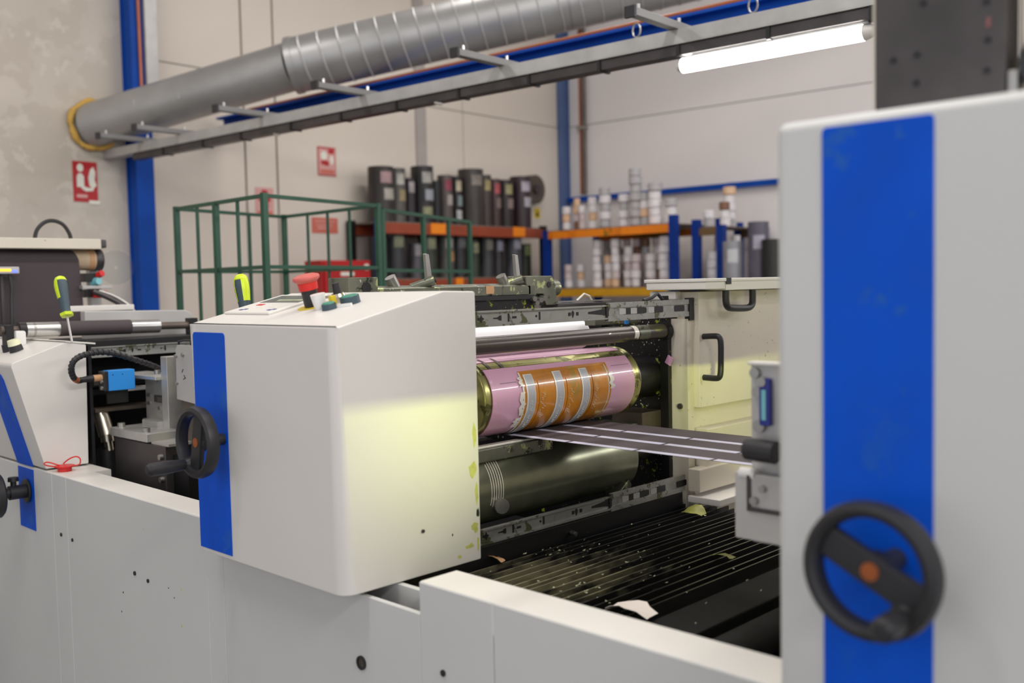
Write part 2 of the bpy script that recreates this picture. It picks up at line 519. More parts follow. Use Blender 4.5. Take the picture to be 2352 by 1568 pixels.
# ---------------------------------------------------------------- ventilation duct
A0, A1 = Vector((-6.99, 3.535, 1.20)), Vector((-5.50, 4.20, 1.487))
D0, D1, D2 = Vector((-5.50, 4.19, 1.484)), Vector((-4.09, 5.341, 1.847)), Vector((-2.2, 6.93, 2.36))
t = thing('ventilation_duct', 'round grey metal ventilation duct crossing the hall and entering the wall', 'duct', tuple(A0), 'B')
part(MB().cyl(A0, A1, .155, .160, 48), 'smooth_pipe', 'duct_metal', t)
dd = (A1 - A0).normalized()
part(MB().lathe([(.172, -.012), (.188, -.012), (.188, .03), (.172, .03)], D0, D1 - D0, 48, closed=True), 'joint_ring', 'duct_metal', t)
sp = MB().cyl(D0, D1, .181, .184, 48, False).cyl(D1, D2, .184, .186, 48, False)
part(sp, 'spiral_pipe', 'duct_metal', t)
for k in range(26):
    f_ = k * .13 + .1
    a = (D1 - D0).length
    p = D0 + (D1 - D0).normalized() * f_ if f_ < a else D1 + (D2 - D1).normalized() * (f_ - a)
    ax = (D1 - D0) if f_ < a else (D2 - D1)
    tilt = ax.normalized() + Vector((0, 0, .10))
    part(MB().lathe([(.182, -.007), (.1905, 0), (.182, .007)], p, tilt, 40), 'spiral_rib', 'galvanised', t)
for (f_, a_) in ((.33, .2), (.55, -1.2), (.97, .4), (.97, -.9)):
    p = A0.lerp(A1, f_)
    part(MB().box(p.x - .012, p.x + .012, p.y - .168, p.y - .15, p.z - .02 + a_ * .03, p.z + .02 + a_ * .03), 'tape_patch', 'bright_steel', t)
fo = MB()
pts, rr = [], []
random.seed(5)
for i in range(72):
    a = 2 * math.pi * i / 72
    q = 0.166 + .005 * math.sin(5 * a) + random.uniform(-.003, .003)
    pts.append((-6.970, 3.54 + q * math.cos(a), 1.20 + q * math.sin(a))); rr.append(.020 + .004 * math.sin(7 * a + 1) + random.uniform(-.002, .002))
fo.tube(pts, rr, 12, True)
solo(fo, 'foam_collar', 'foam', 'yellowed ring of expanding foam sealing the duct to the wall', 'foam', (-6.98, 3.54, 1.03), 'B')

# blue beam, copper pipe, cable tray with arms, tube light
t = thing('steel_beam', 'long blue steel beam high behind the cable tray', 'beam', (-6.9, 4.6, 1.26), 'B')
t['kind'] = 'thing'
part(MB().box(-6.9, 1.0, 4.50, 4.64, 1.335, 1.35), 'flange', 'deep_blue', t)
part(MB().box(-6.9, 1.0, 4.50, 4.64, 1.225, 1.24), 'flange', 'deep_blue', t)
part(MB().box(-6.9, 1.0, 4.565, 4.575, 1.24, 1.335), 'web_plate', 'deep_blue', t)
solo(MB().tube([(-6.6, 4.52, 1.362), (-4, 4.52, 1.362), (1, 4.52, 1.362)], .011), 'copper_pipe', 'copper', 'thin copper pipe lying along the top of the blue beam', 'pipe', (-6.6, 4.52, 1.35), 'B')

t = thing('cable_tray', 'long galvanised cable tray with a lighting rail slung under the duct', 'tray', (-6.9, 3.66, .92), 'B')
part(MB().box(-6.998, .6, 3.615, 3.622, .975, 1.03).box(-6.998, .6, 3.70, 3.707, .975, 1.03).box(-6.998, .6, 3.615, 3.707, .970, .976), 'channel', 'galvanised', t)
part(MB().box(-6.6, .6, 3.625, 3.69, .925, .968, .003), 'lighting_rail', 'dark_steel', t)
for x in (-6.2, -5.72, -5.3, -4.8, -4.35, -3.9, -3.45, -3.0, -2.6, -2.2, -1.8, -1.4):
    part(MB().box(x - .008, x + .008, 3.619, 3.70, .920, .972), 'rail_clip', 'black_steel', t)
for x in (-6.45, -5.98, -5.068, -4.161, -3.162, -2.217, -1.2):
    a = part(MB().box(x - .022, x + .022, 3.31, 3.74, 1.031, 1.062, .003), 'arm', 'arm_grey', t)
    part(MB().box(x - .024, x + .024, 3.295, 3.31, 1.022, 1.066), 'end_cap', 'black_plastic', a)
    for y in (3.36, 3.66):
        part(MB().cyl((x, y, 1.062), (x, y, 1.085), .008, None, 10), 'bolt', 'bright_steel', a)
for x in (-2.45, -1.9, -.9):
    hk = part(MB().cyl((x, 3.695, 1.03), (x, 3.695, 1.055), .006, None, 8), 'eye_bolt', 'steel', t)
    part(MB().tube([(x + .020 * math.cos(a), 3.695, 1.083 + .030 * math.sin(a)) for a in [2 * math.pi * k / 14 for k in range(14)]], .004, 6, True), 'hook', 'steel', hk)
for x in (-4.97, -3.62):
    part(MB().cyl((x, 3.63, .922), (x + .05, 3.63, .908), .007, None, 10), 'cable_gland', 'bright_steel', t)

t = thing('tube_light', 'lit white fluorescent tube light hanging below the tray', 'light', (-1.8, 3.66, .87), 'B')
part(MB().cyl((-2.20, 3.66, .888), (-1.44, 3.66, .888), .030, None, 20), 'diffuser', 'tube_glow', t)
part(MB().cyl((-2.222, 3.66, .888), (-2.20, 3.66, .888), .020, .030, 20), 'end_cap', 'white_paint', t)
part(MB().cyl((-1.44, 3.66, .888), (-1.38, 3.66, .892), .030, .018, 20), 'end_cap', 'white_paint', t)
part(MB().box(-2.15, -1.42, 3.645, 3.675, .915, .924), 'housing', 'galvanised', t)

# ---------------------------------------------------------------- signs and the red cabinet on the wall
def sign(label, cat_loc, w_, h_, bits, base='sign_red'):
    y0, z0 = cat_loc
    t = thing('safety_sign', label, 'sign', (WX, y0 + w_ / 2, z0), 'B', None)
    part(MB().box(WX + .001, WX + .005, y0, y0 + w_, z0, z0 + h_), 'board', base, t)
    for i, (nm, m, poly) in enumerate(bits):
        part(MB().prism([(y0 + u * w_, z0 + v * h_) for u, v in poly], 'x', WX + .0052, WX + .007 + i * .0003), nm, m, t)
    return t
def ell(cu, cv, ru, rv, n=18):
    return [(cu + ru * math.cos(2 * math.pi * k / n), cv + rv * math.sin(2 * math.pi * k / n)) for k in range(n)]
def rect(a, b, c, d):
    return [(a, c), (b, c), (b, d), (a, d)]
sign('red fire extinguisher sign on the concrete wall next to the blue column', (3.385, .655), .178, .285, [
    ('margin', 'sign_white', rect(.62, 1.06, -.05, .04)),
    ('nozzle_symbol', 'sign_white', ell(.30, .84, .13, .10)),
    ('bottle_symbol', 'sign_white', [(.15, .36), (.44, .36), (.44, .62), (.36, .70), (.22, .70), (.15, .62)]),
    ('flame_symbol', 'sign_white', [(.66, .40), (.62, .60), (.72, .82), (.84, .88), (.92, .74), (.88, .55), (.95, .42), (.82, .34)]),
    ('hose_symbol', 'sign_white', [(.30, .34), (.50, .26), (.80, .28), (.84, .36), (.60, .35), (.44, .38)]),
    ('caption_band', 'sign_pale', rect(.12, .55, .10, .18))])
sign('red and white fire point sign, topmost on the panelled wall', (5.557, .985), .20, .25, [
    ('pale_field', 'sign_pale', rect(.04, .96, .04, .94)),
    ('hose_symbol', 'sign_white', ell(.34, .70, .18, .15)),
    ('flame_symbol', 'sign_red', rect(.58, .90, .78, .93)),
    ('reel_symbol', 'sign_red', [(.16, .40), (.56, .34), (.62, .48), (.44, .54), (.18, .52)]),
    ('hand_symbol', 'sign_white', ell(.76, .56, .10, .16)),
    ('caption_band', 'sign_orange', rect(.12, .88, .07, .22))], 'sign_red')
sign('pale sign with a red arrow behind the green cage corner', (4.904, .61), .178, .235, [
    ('arrow', 'sign_red', [(.30, .30), (.70, .30), (.70, .50), (.85, .55), (.62, .92), (.38, .92), (.15, .55), (.30, .50)]),
    ('caption_band', 'sign_orange', rect(.1, .9, .06, .18))], 'sign_pale')
sign('small red text sign on the wall above the red fire cabinet', (5.472, .485), .285, .135, [
    ('text_line', 'sign_pale', rect(.12, .88, .72, .80)), ('text_line', 'sign_pale', rect(.16, .80, .48, .56)), ('text_line', 'sign_pale', rect(.22, .70, .26, .38))], 'sign_orange')
t = thing('hazard_tag', 'small yellow warning tag on the wall by the corner', 'tag', (WX, 8.55, .72), 'B')
part(MB().box(WX + .001, WX + .006, 8.5, 8.60, .72, .83), 'board', 'yellow_plastic', t)
part(MB().prism([(8.52, .74), (8.58, .74), (8.55, .81)], 'x', WX + .006, WX + .0075), 'symbol', 'black_steel', t)

t = thing('fire_cabinet', 'red floor standing fire hose cabinet behind the green cage', 'cabinet', (-6.4, 5.26, FZ), 'B')
part(MB().box(-6.52, -6.305, 5.01, 5.52, FZ, .225, .008), 'body', 'red_sheet', t)
part(MB().box(-6.305, -6.290, 5.03, 5.50, FZ + .1, .205, .004), 'door', 'red_sheet', t)
part(MB().box(-6.290, -6.285, 5.20, 5.30, -.35, .03), 'window', 'plate_grey', t)
part(MB().box(-6.290, -6.286, 5.19, 5.33, .10, .13), 'notice', 'sign_white', t)
part(MB().cyl((-6.290, 5.46, .17), (-6.280, 5.46, .17), .026), 'button', 'sign_white', t)

# ---------------------------------------------------------------- green wire cages
top, mid = .40, .098
L_, N_, F_, R_ = (-4.413, 2.638), (-3.591, 2.560), (-4.580, 3.392), (-3.725, 3.318)
t = thing('wire_cage', 'green wire cage trolley with one side gate swung open behind the cabinet', 'cage', (-4.1, 3.0, FZ), 'B')
for (x, y) in (L_, N_, F_, R_):
    part(MB().rod((x, y, FZ + .12), (x, y, top + .012), .024), 'post', 'cage_green', t)
    part(MB().cyl((x - .012, y, FZ + .055), (x + .012, y, FZ + .055), .055, None, 16), 'caster', 'black_plastic', t)
for z in (FZ + .16, -.72, mid, top):
    for p, q in ((L_, N_), (F_, R_), (L_, F_), (N_, R_)):
        part(MB().rod((p[0], p[1], z), (q[0], q[1], z), .016), 'rail', 'cage_green', t)
for (x, y, wd) in ((-4.20, 2.618, .012), (-4.018, 2.60, .024), (-3.818, 2.581, .012), (-4.52, 3.122, .014), (-4.344, 3.37, .011), (-4.154, 3.352, .011), (-3.961, 3.336, .011)):
    part(MB().rod((x, y, FZ + .16), (x, y, top), wd), 'bar', 'cage_green', t)
G0, G1 = Vector((-3.735, 3.355)), Vector((-4.161, 4.438))
g = MB()
for a in (0.0, 1.0):
    p = G0.lerp(G1, a)
    g.rod((p.x, p.y, FZ + .16), (p.x, p.y, .385), .022)
for z in (FZ + .17, -.72, .085, .382):
    g.rod((G0.x, G0.y, z), (G1.x, G1.y, z), .018)
g = part(g, 'gate', 'cage_green', t)
for a, wd in ((.42, .022), (.72, .016)):
    p = G0.lerp(G1, a)
    part(MB().rod((p.x, p.y, FZ + .16), (p.x, p.y, .385), wd), 'gate_bar', 'cage_green', g)

# ---------------------------------------------------------------- rack of dark printing sleeves
t = thing('sleeve_rack', 'steel rack with dark red beams holding dark printing sleeves', 'rack', (-6.77, 6.9, FZ), 'B')
for (x, y) in ((-6.58, 5.87), (-6.58, 8.13), (-6.95, 5.87), (-6.95, 8.13)):
    part(MB().box(x - .03, x + .03, y - .03, y + .03, FZ, .60), 'upright', 'rack_blue' if (y < 6 and x > -6.8) else 'black_steel', t)
for z in (.545, .045, -.95):
    for x in (-6.575, -6.955):
        part(MB().box(x - .022, x + .022, 5.90, 8.10, z - .075, z + .02, .004), 'beam', 'beam_red', t)
    part(MB().box(-6.95, -6.58, 5.90, 8.10, z + .02, z + .032), 'shelf', 'deck', t)
for (y0, y1, z) in ((6.47, 6.66, .545), (7.62, 7.80, .545), (6.35, 6.45, .045), (6.78, 6.88, .045), (7.70, 7.84, .045), (5.95, 6.03, .045)):
    part(MB().box(-6.552, -6.545, y0, y1, z - .065, z + .03), 'shelf_label', 'label_orange', t)

SLV = [  # by centre, radius, height, body, sticker colours, words
    (6.060, 0.115, 0.49, (51, 47, 44), ((196, 160, 164), (206, 200, 190)), 'tall charcoal sleeve with pink and white stickers'),
    (6.250, 0.080, 0.49, (86, 83, 79), ((206, 204, 196), (176, 160, 120)), 'pale grey sleeve with white top patch'),
    (6.400, 0.060, 0.41, (44, 37, 43), ((180, 172, 174),), 'short purplish black sleeve with a grey patch'),
    (6.570, 0.105, 0.53, (38, 36, 36), ((190, 186, 180), (190, 196, 206), (170, 170, 130)), 'tall black sleeve with three pale stickers'),
    (6.740, 0.055, 0.41, (23, 23, 25), (), 'slim plain black sleeve'),
    (6.870, 0.072, 0.47, (86, 77, 74), ((160, 60, 84), (196, 188, 180)), 'grey sleeve with a crimson sticker'),
    (7.020, 0.060, 0.47, (31, 23, 24), ((206, 196, 170), (150, 170, 172), (216, 216, 220)), 'slim black sleeve with cream and teal stickers'),
    (7.230, 0.125, 0.55, (60, 54, 51), ((150, 140, 134),), 'broad taupe sleeve with a dull band'),
    (7.430, 0.068, 0.51, (66, 56, 53), ((190, 176, 120),), 'slim brown sleeve with a yellow sticker'),
    (7.575, 0.065, 0.48, (66, 47, 47), ((196, 88, 96), (150, 130, 126)), 'slim maroon sleeve with a red sticker'),
    (7.735, 0.085, 0.48, (40, 31, 30), ((170, 164, 116), (160, 140, 136)), 'dark brown sleeve with an olive sticker'),
    (7.980, 0.110, 0.53, (50, 36, 41), ((200, 192, 206), (206, 204, 214)), 'plum sleeve with lilac stickers'),
]
SLV2 = [
    (6.010, 0.085, 0.37, (43, 43, 44), (), 'plain dark grey sleeve'),
    (6.200, 0.105, 0.41, (50, 50, 54), ((170, 174, 140),), 'charcoal sleeve with a pale green sticker'),
    (6.455, 0.065, 0.32, (86, 83, 89), ((196, 190, 196),), 'short lilac grey sleeve'),
    (6.620, 0.090, 0.40, (54, 59, 51), ((176, 180, 146),), 'olive grey sleeve with a pale sticker'),
    (6.855, 0.085, 0.41, (84, 82, 79), ((196, 196, 190), (190, 150, 110)), 'light grey sleeve with white and tan stickers'),
    (7.035, 0.085, 0.42, (36, 37, 38), ((120, 124, 128),), 'near black sleeve with a grey ring sticker'),
    (7.245, 0.060, 0.36, (50, 59, 47), ((186, 190, 150),), 'slim mossy sleeve with a lime tinted sticker'),
    (7.430, 0.080, 0.40, (60, 60, 61), ((150, 148, 136),), 'mid grey sleeve with a faint sticker'),
    (7.595, 0.070, 0.39, (47, 46, 50), ((180, 180, 200),), 'slim slate sleeve with a lavender sticker'),
    (7.850, 0.085, 0.42, (92, 92, 99), ((206, 206, 222),), 'pale bluish sleeve with a white sticker'),
    (8.025, 0.070, 0.34, (43, 47, 37), ((170, 190, 120),), 'dark green sleeve with a lime sticker'),
]
def sleeve(y, r, h, rgb, stk, words, z, where, x, frame='B', yy=None):
    t = thing('printing_sleeve', words + ' ' + where, 'sleeve', (x, y, z), frame, 'printing sleeves standing on the racks')
    m = mat('sleeve_%d_%d_%d' % rgb, rgb, .4, .1, var=.15, scale=7)
    part(MB().lathe([(r - .012, .02), (r, 0), (r, h), (r - .012, h), (r - .012, .02)], (x, y, z), (0, 0, 1), 28), 'tube', m, t)
    for i, c in enumerate(stk):
        c = tuple(int(v * .84) for v in c)
        ms = mat('sticker_%d_%d_%d' % c, c, .5, 0, var=.3, scale=16)
        z0 = h * (.80 - .30 * i)
        # a curved sticker wrapped on the side that faces the aisle
        a = -.75 + .25 * (i % 2)
        part(MB().lathe([(r + .001, z + z0 - .05), (r + .003, z + z0 - .05), (r + .003, z + z0 + .05), (r + .001, z + z0 + .05)], (x, y, 0), (0, 0, 1), 8, a, a + .95, True), 'sticker', ms, t)
    return t
for i, (y, r, h, c, st, wd) in enumerate(SLV):
    sleeve(y, r, h, c, st, wd, .578, 'on the top shelf', -6.75)
for i, (y, r, h, c, st, wd) in enumerate(SLV2):
    sleeve(y, r, h, c, st, wd, .078, 'on the middle shelf', -6.75)
t = thing('wall_reel', 'greyish brown reel hanging on the wall past the end of the dark sleeves', 'reel', (-6.9, 8.42, .9), 'B')
part(MB().cyl((-6.995, 8.42, 1.02), (-6.90, 8.42, 1.02), .155, None, 32), 'disc', 'brown_steel', t)
part(MB().cyl((-6.90, 8.42, 1.02), (-6.87, 8.42, 1.02), .05, None, 20), 'hub', 'dark_steel', t)

# ---------------------------------------------------------------- rack of small label rolls by the end wall
t = thing('roll_rack', 'blue pallet rack with orange beams loaded with small label rolls', 'rack', (-5.3, 8.3, FZ), 'B')
for (x, y, z1) in ((-6.34, 7.9, .53), (-6.34, 8.75, .53), (-4.865, 7.9, .60), (-4.865, 8.75, .60)):
    part(MB().box(x - .035, x + .035, y - .035, y + .035, FZ, z1), 'upright', 'rack_blue', t)
for z, m1 in ((.50, 'beam_orange'), (-.075, 'beam_yellow'), (-.9, 'beam_yellow')):
    for y in (7.89, 8.76):
        part(MB().box(-6.305, -4.90, y - .025, y + .025, z - .055, z + .02, .004), 'beam', m1, t)
    part(MB().box(-6.30, -4.90, 7.92, 8.73, z + .02, z + .032), 'shelf', 'deck', t)
part(MB().rod((-6.1, 8.74, -.05), (-5.72, 8.74, .44), .03), 'brace', 'brown_steel', t)
for (a, b) in ((-6.24, -6.07), (-5.95, -5.62), (-5.42, -5.18)):
    part(MB().box(a, b, 7.860, 7.865, .445, .515), 'shelf_label', 'label_orange', t)
t = thing('second_rack', 'blue pallet rack with dull brown beam behind the orange one', 'rack', (-4.4, 8.5, FZ), 'B')
for (x, y, z1) in ((-4.775, 8.15, .56), (-4.775, 8.95, .56), (-4.50, 8.95, .50), (-4.52, 8.15, .50)):
    part(MB().box(x - .035, x + .035, y - .035, y + .035, FZ, z1), 'upright', 'rack_blue', t)
for z in (.46, -.075):
    part(MB().box(-4.74, -4.54, 8.925, 8.975, z - .05, z + .02), 'beam', 'beam_brown', t)
    part(MB().box(-4.74, -4.555, 8.13, 8.17, z - .05, z + .02), 'beam', 'beam_brown', t)
    part(MB().box(-4.80, -4.50, 8.17, 8.93, z + .02, z + .03), 'shelf', 'deck', t)

ROLLS = {'w': (226, 222, 224), 'g': (178, 176, 178), 'c': (222, 186, 152), 'b': (128, 92, 72), 'p': (206, 192, 192)}
WORD = {'w': 'white', 'g': 'grey', 'c': 'cream', 'b': 'brown', 'p': 'pinkish'}
_RP = {}
def roll_proto(c):
    rgb = ROLLS[c]
    m = mat('roll_' + WORD[c], rgb, .55, 0, var=.05, scale=20)
    r, h = .045, .074
    me = MB().lathe([(.018, 0), (r - .006, 0), (r, .006), (r, h - .006), (r - .006, h), (.018, h), (.018, 0)], (0, 0, 0), (0, 0, 1), 20).mesh('label_roll', m, Vector((0, 0, 0)))
    mc = MB().lathe([(.014, -.001), (.018, -.001), (.018, h + .002), (.014, h + .002), (.014, -.001)], (0, 0, 0), (0, 0, 1), 14).mesh('core', M['core_brown'], Vector((0, 0, 0)))
    return me, mc
STK = [0]
def stack(x, y, z, cols, shelf, idx, sc=1.0, gap=.003):
    for k, c in enumerate(cols):
        if c not in _RP:
            _RP[c] = roll_proto(c)
        o = bpy.data.objects.new('label_roll', _RP[c][0])
        COL.objects.link(o)
        s = sc * (1.0 + .10 * math.sin(7.1 * idx + 3.3 * k))
        o.scale = (s, s, 1)
        o.location = _world((x + .004 * math.sin(5 * k + idx), y, z + k * (.074 + gap)), 'B')
        o.rotation_euler = (0, 0, BY + k)
        n = len(cols)
        lvl = 'only roll' if n == 1 else ('topmost roll' if k == n - 1 else ordinal(k) + ' roll up')
        o['label'] = '%s %s in the %s stack %s' % (WORD[c], lvl, ordinal(idx), shelf)
        o['category'] = 'roll'
        o['group'] = 'small label rolls stacked on the racks'
        cc = bpy.data.objects.new('core', _RP[c][1])
        COL.objects.link(cc)
        cc.parent = o
S1 = 'along the upper orange shelf'
for i, (x, sc, cols) in enumerate(((-6.16, .95, 'wcw'), (-6.05, .8, 'bpcc'), (-5.97, .75, 'ppw'), (-5.86, 1.0, 'wcww'), (-5.69, 1.25, 'gwgwg'), (-5.49, 1.15, 'wwgw'),
                                   (-5.335, 1.35, 'ggggggg'), (-5.255, .95, 'gcwg'), (-5.12, 1.4, 'wwwwg'), (-4.97, 1.25, 'wwg'))):
    stack(x, 7.99 + .03 * (i % 2), .533, cols, S1, i, sc)
S2 = 'along the lower yellow shelf'
for i, (x, sc, cols) in enumerate(((-6.14, .85, 'wpp'), (-6.02, .9, 'wcw'), (-5.79, 1.0, 'wwwwww'), (-5.68, 1.05, 'cwwc'), (-5.57, .9, 'cpwwww'), (-5.45, 1.05, 'wwpww'), (-5.335, 1.0, 'wwpp'), (-5.20, 1.05, 'pwww'), (-5.03, 1.0, 'pwwwww'))):
    stack(x, 7.98 + .05 * (i % 2), -.042, cols, S2, i, sc)
S3 = 'of the rear row on the lower shelf'
for i, (x, sc, cols) in enumerate(((-5.86, .9, 'gggggg'), (-5.73, .9, 'pgpggp'), (-5.62, .9, 'cppcpp'), (-5.50, .9, 'bpcpbp'), (-5.40, .95, 'pgppgb'), (-5.27, .95, 'pbppwp'), (-5.12, .95, 'bgppgp'))):
    stack(x + .02, 8.22, -.042, cols, S3, i, sc)
S4 = 'on top of the brown beam rack'
for i, (x, y, sc, cols) in enumerate(((-4.70, 8.25, 1.2, 'gw'), (-4.60, 8.36, 1.0, 'wwb'), (-4.66, 8.56, 1.25, 'gwwwc'))):
    stack(x, y, .493, cols, S4, i, sc)
S5 = 'low on the brown beam rack'
for i, (x, y, sc, cols) in enumerate(((-4.66, 8.24, 1.2, 'wwww'), (-4.555, 8.32, 1.1, 'wwww'), (-4.57, 8.50, 1.0, 'pwwwww'), (-4.70, 8.42, .9, 'bpbpwp'))):
    stack(x, y, -.044, cols, S5, i, sc)

# dark sleeves on the floor pallet past the rack
t = thing('pallet_table', 'low steel table carrying tall grey sleeves past the roll rack', 'table', (-4.1, 8.2, FZ), 'B')
part(MB().box(-4.44, -3.6, 7.85, 8.6, -.20, -.16), 'top', 'deck', t)
for (x, y) in ((-4.35, 7.9), (-3.65, 7.9), (-4.35, 8.55), (-3.65, 8.55)):
    part(MB().box(x - .02, x + .02, y - .02, y + .02, FZ, -.20), 'leg', 'dark_steel', t)
for (x, y, r, h, c, st, wd) in ((-4.34, 8.02, .085, .50, (150, 150, 156), ((196, 198, 200),), 'pale grey sleeve beside the brown beam rack'),
                                (-4.12, 8.08, .09, .66, (96, 92, 106), ((170, 168, 184),), 'tallest violet grey sleeve standing past the rack'),
                                (-3.96, 8.02, .09, .50, (40, 40, 38), (), 'black sleeve nearest the big grey side panel'),
                                (-4.20, 8.3, .06, .48, (50, 48, 56), (), 'slim dark sleeve tucked behind the violet one'),
                                (-3.75, 8.1, .09, .45, (70, 70, 66), (), 'grey black sleeve mostly hidden past the rack')):
    tt = thing('printing_sleeve', wd + ' on the low table', 'sleeve', (x, y, -.159), 'B', 'printing sleeves standing on the racks')
    m = mat('sleeve_%d_%d_%d' % c, c, .4, .1, var=.15, scale=7)
    part(MB().lathe([(r - .012, .02), (r, 0), (r, h), (r - .012, h), (r - .012, .02)], (x, y, -.159), (0, 0, 1), 28), 'tube', m, tt)
    for c2 in st:
        part(MB().lathe([(r + .001, h * .7 - .2), (r + .003, h * .7 - .2), (r + .003, h * .7 - .08), (r + .001, h * .7 - .08)], (x, y, 0), (0, 0, 1), 8, -1.6, -.5, True), 'sticker', mat('sticker_%d_%d_%d' % c2, c2, .5), tt)

# ================================================================ the printing press
BYF = 1.21        # front plane of the base
LZ = -.560        # top of the ledge
NX0, NX1, NZ = -2.26, -1.450, -.622   # notch in the base that the operator cabinet hangs over

base = thing('press_bed', 'long light grey press base of panels with a pale top ledge', 'machine base', (-2, 1.3, FZ))
def fpanel(a, b, top=LZ):
    return part(MB().box(a, b, BYF, BYF + .012, FZ + .10, top, .0015, 1), 'front_panel', 'grey_paint', base)
fpanel(-5.6, -3.2275)
fpanel(-3.2255, -3.1185)
fpanel(-3.1165, -2.2605)
fpanel(-2.2595, -2.1835, NZ)
fpanel(-2.1820, NX1, NZ)
fpanel(NX1 + .0005, -1.2512)
fpanel(-1.2496, -.66)
part(MB().box(-5.6, -.66, BYF + .012, BYF + .02, FZ + .10, NZ - .03), 'backing', 'black_steel', base)
part(MB().box(-5.5, -.66, BYF + .06, BYF + .5, FZ, FZ + .10), 'plinth', 'black_steel', base)
# ledge: full at both sides of the notch
part(MB().box(-5.6, NX0, BYF + .001, 1.308, LZ - .06, LZ + .002, .004).box(-5.6, -3.135, 1.306, 1.36, LZ - .06, LZ + .001), 'ledge', 'white_paint', base)
part(MB().box(NX1, -.659, BYF + .001, 1.308, LZ - .06, LZ + .002, .004), 'ledge', 'white_paint', base)
part(MB().box(NX0 - .01, NX1 + .01, 1.286, 1.300, NZ - .20, -.613), 'notch_back', 'grey_paint', base)
# plugs and screws in the front panels
def plug(x, z, r, big=False):
    if big:
        o = part(MB().lathe([(r * .72, .0), (r, .0), (r, .004), (r * .72, .004)], (x, BYF, z), (0, -1, 0), 28, closed=True), 'plug_ring', 'black_plastic', base)
        part(MB().cyl((x, BYF - .0012, z), (x, BYF + .002, z), r * .74, None, 24), 'plug_disc', 'brown_steel', o)
    else:
        o = part(MB().cyl((x, BYF - .003, z), (x, BYF + .002, z), r, r * .9, 14), 'screw', 'black_plastic', base)
for (x, z, r, b) in ((-3.168, -.745, .006, 0), (-3.083, -.748, .0055, 0), (-2.664, -.772, .0062, 0), (-2.585, -.778, .0055, 0), (-1.637, -.764, .0145, 1), (-1.385, -.720, .0065, 0), (-1.868, -.905, .004, 0)):
    plug(x, z, r, b)
for (x, z, r, m) in ((-2.405, -.862, .0035, 'ink_lime'), (-2.40, -.765, .003, 'ink_lime'), (-2.745, -.842, .003, 'dark_steel'), (-2.76, -.90, .0025, 'dark_steel'), (-2.47, -.775, .002, 'dark_steel'), (-2.44, -.795, .002, 'dark_steel')):
    part(MB().cyl((x, BYF - .0006, z), (x, BYF + .001, z), r, None, 7), 'ink_fleck', m, base)
# lower blue stripe
part(MB().box(-3.508, -3.374, BYF - .0015, BYF + .001, -.767, -.566), 'blue_stripe', 'blue_paint', base)

# shaft and wheel at the far unit
t = thing('shaft_wheel', 'black handwheel on a thick shaft over the short blue stripe', 'wheel', (-3.425, 1.11, -.71))
part(MB().lathe([(.0, .0), (.036, .0), (.040, .005), (.036, .009), (.0, .009)], (-3.430, BYF - .0015, -.640), (0, -1, 0), 28), 'flange', 'black_plastic', t)
part(MB().cyl((-3.430, 1.205, -.640), (-3.430, 1.15, -.640), .023).cyl((-3.430, 1.15, -.640), (-3.430, 1.118, -.640), .017), 'shaft', 'black_plastic', t)
part(MB().lathe([(0, 0), (.068, 0), (.074, .006), (.074, .022), (.066, .030), (.02, .026), (0, .026)], (-3.430, 1.123, -.640), (0, -1, 0), 40), 'wheel_disc', 'black_plastic', t)
o = part(MB().cyl((-3.430, 1.165, -.62), (-3.430, 1.165, -.597), .009, None, 14), 'clamp_screw', 'black_plastic', t)
part(MB().cyl((-3.430, 1.165, -.603), (-3.430, 1.165, -.590), .017, .016, 12), 'screw_knob', 'black_plastic', o)

# red rubber cap on the ledge
RED_CAP = t = thing('red_cap', 'red rubber plug cap with loose strap lying on the pale ledge', 'cap', (-3.222, 1.250, LZ + .002))
part(MB().lathe([(0, 0), (.021, 0), (.021, .013), (.030, .014), (.0305, .018), (0, .021)], (-3.222, 1.250, LZ + .002), (0, 0, 1), 28), 'plug', 'red_plastic', t)
sq = .00142
cp = [(-10, -8), (0, 0), (12, 6), (22, 7), (28, 2), (28, -6), (22, -12), (10, -12), (-5, -8), (-20, -3), (-29, -2), (-31, -5), (-25, -9), (-12, -11), (2, -13)]
cp = [(-3.222 + .713 * u * sq, 1.250 + .70 * u * sq + (.010 if k < 7 else -.016 if k < 11 else -.02), LZ + .036 + v * sq) for k, (u, v) in enumerate(cp)]
RED_PTS = cp
# ---------------------------------------------------------------- far control box
LX = -3.271
t = thing('control_box', 'white control box with slanted blue stripe at the far end of the press', 'control box', (-3.7, 1.25, LZ))
prof = [(1.2105, -.552), (1.1215, -.222), (1.1225, -.213), (1.128, -.208), (1.292, -.152), (1.356, -.163), (1.347, -.553)]
part(MB().prism(prof, 'x', -5.0, LX, .004, 2), 'body', 'cabinet_paint', t)
part(MB().prism([(1.285, -.150), (1.292, -.148), (1.385, -.160), (1.385, -.165), (1.30, -.1545)], 'x', -5.0, LX + .002), 'lid', 'white_paint', t)
f0, f1 = (1.2092, -.556), (1.1260, -.246)
st = MB()
q = [(-3.506, 0.0), (-3.374, 0.0), (-3.374, .93), (-3.384, .985), (-3.40, 1.0), (-3.49, 1.0), (-3.502, .97), (-3.506, .9)]
va = [st.bm.verts.new((x, f0[0] + (f1[0] - f0[0]) * s - .0015, f0[1] + (f1[1] - f0[1]) * s)) for x, s in q]
fc = st.bm.faces.new(va)
r_ = bmesh.ops.extrude_face_region(st.bm, geom=[fc])
for v in r_['geom']:
    if isinstance(v, bmesh.types.BMVert):
        v.co.y += .003
bmesh.ops.recalc_face_normals(st.bm, faces=st.bm.faces[:])
part(st, 'blue_stripe', 'blue_paint', t)
o = part(MB().cyl((-3.455, 1.205, -.182), (-3.455, 1.199, -.162), .022, .020, 20), 'selector_base', 'black_plastic', t)
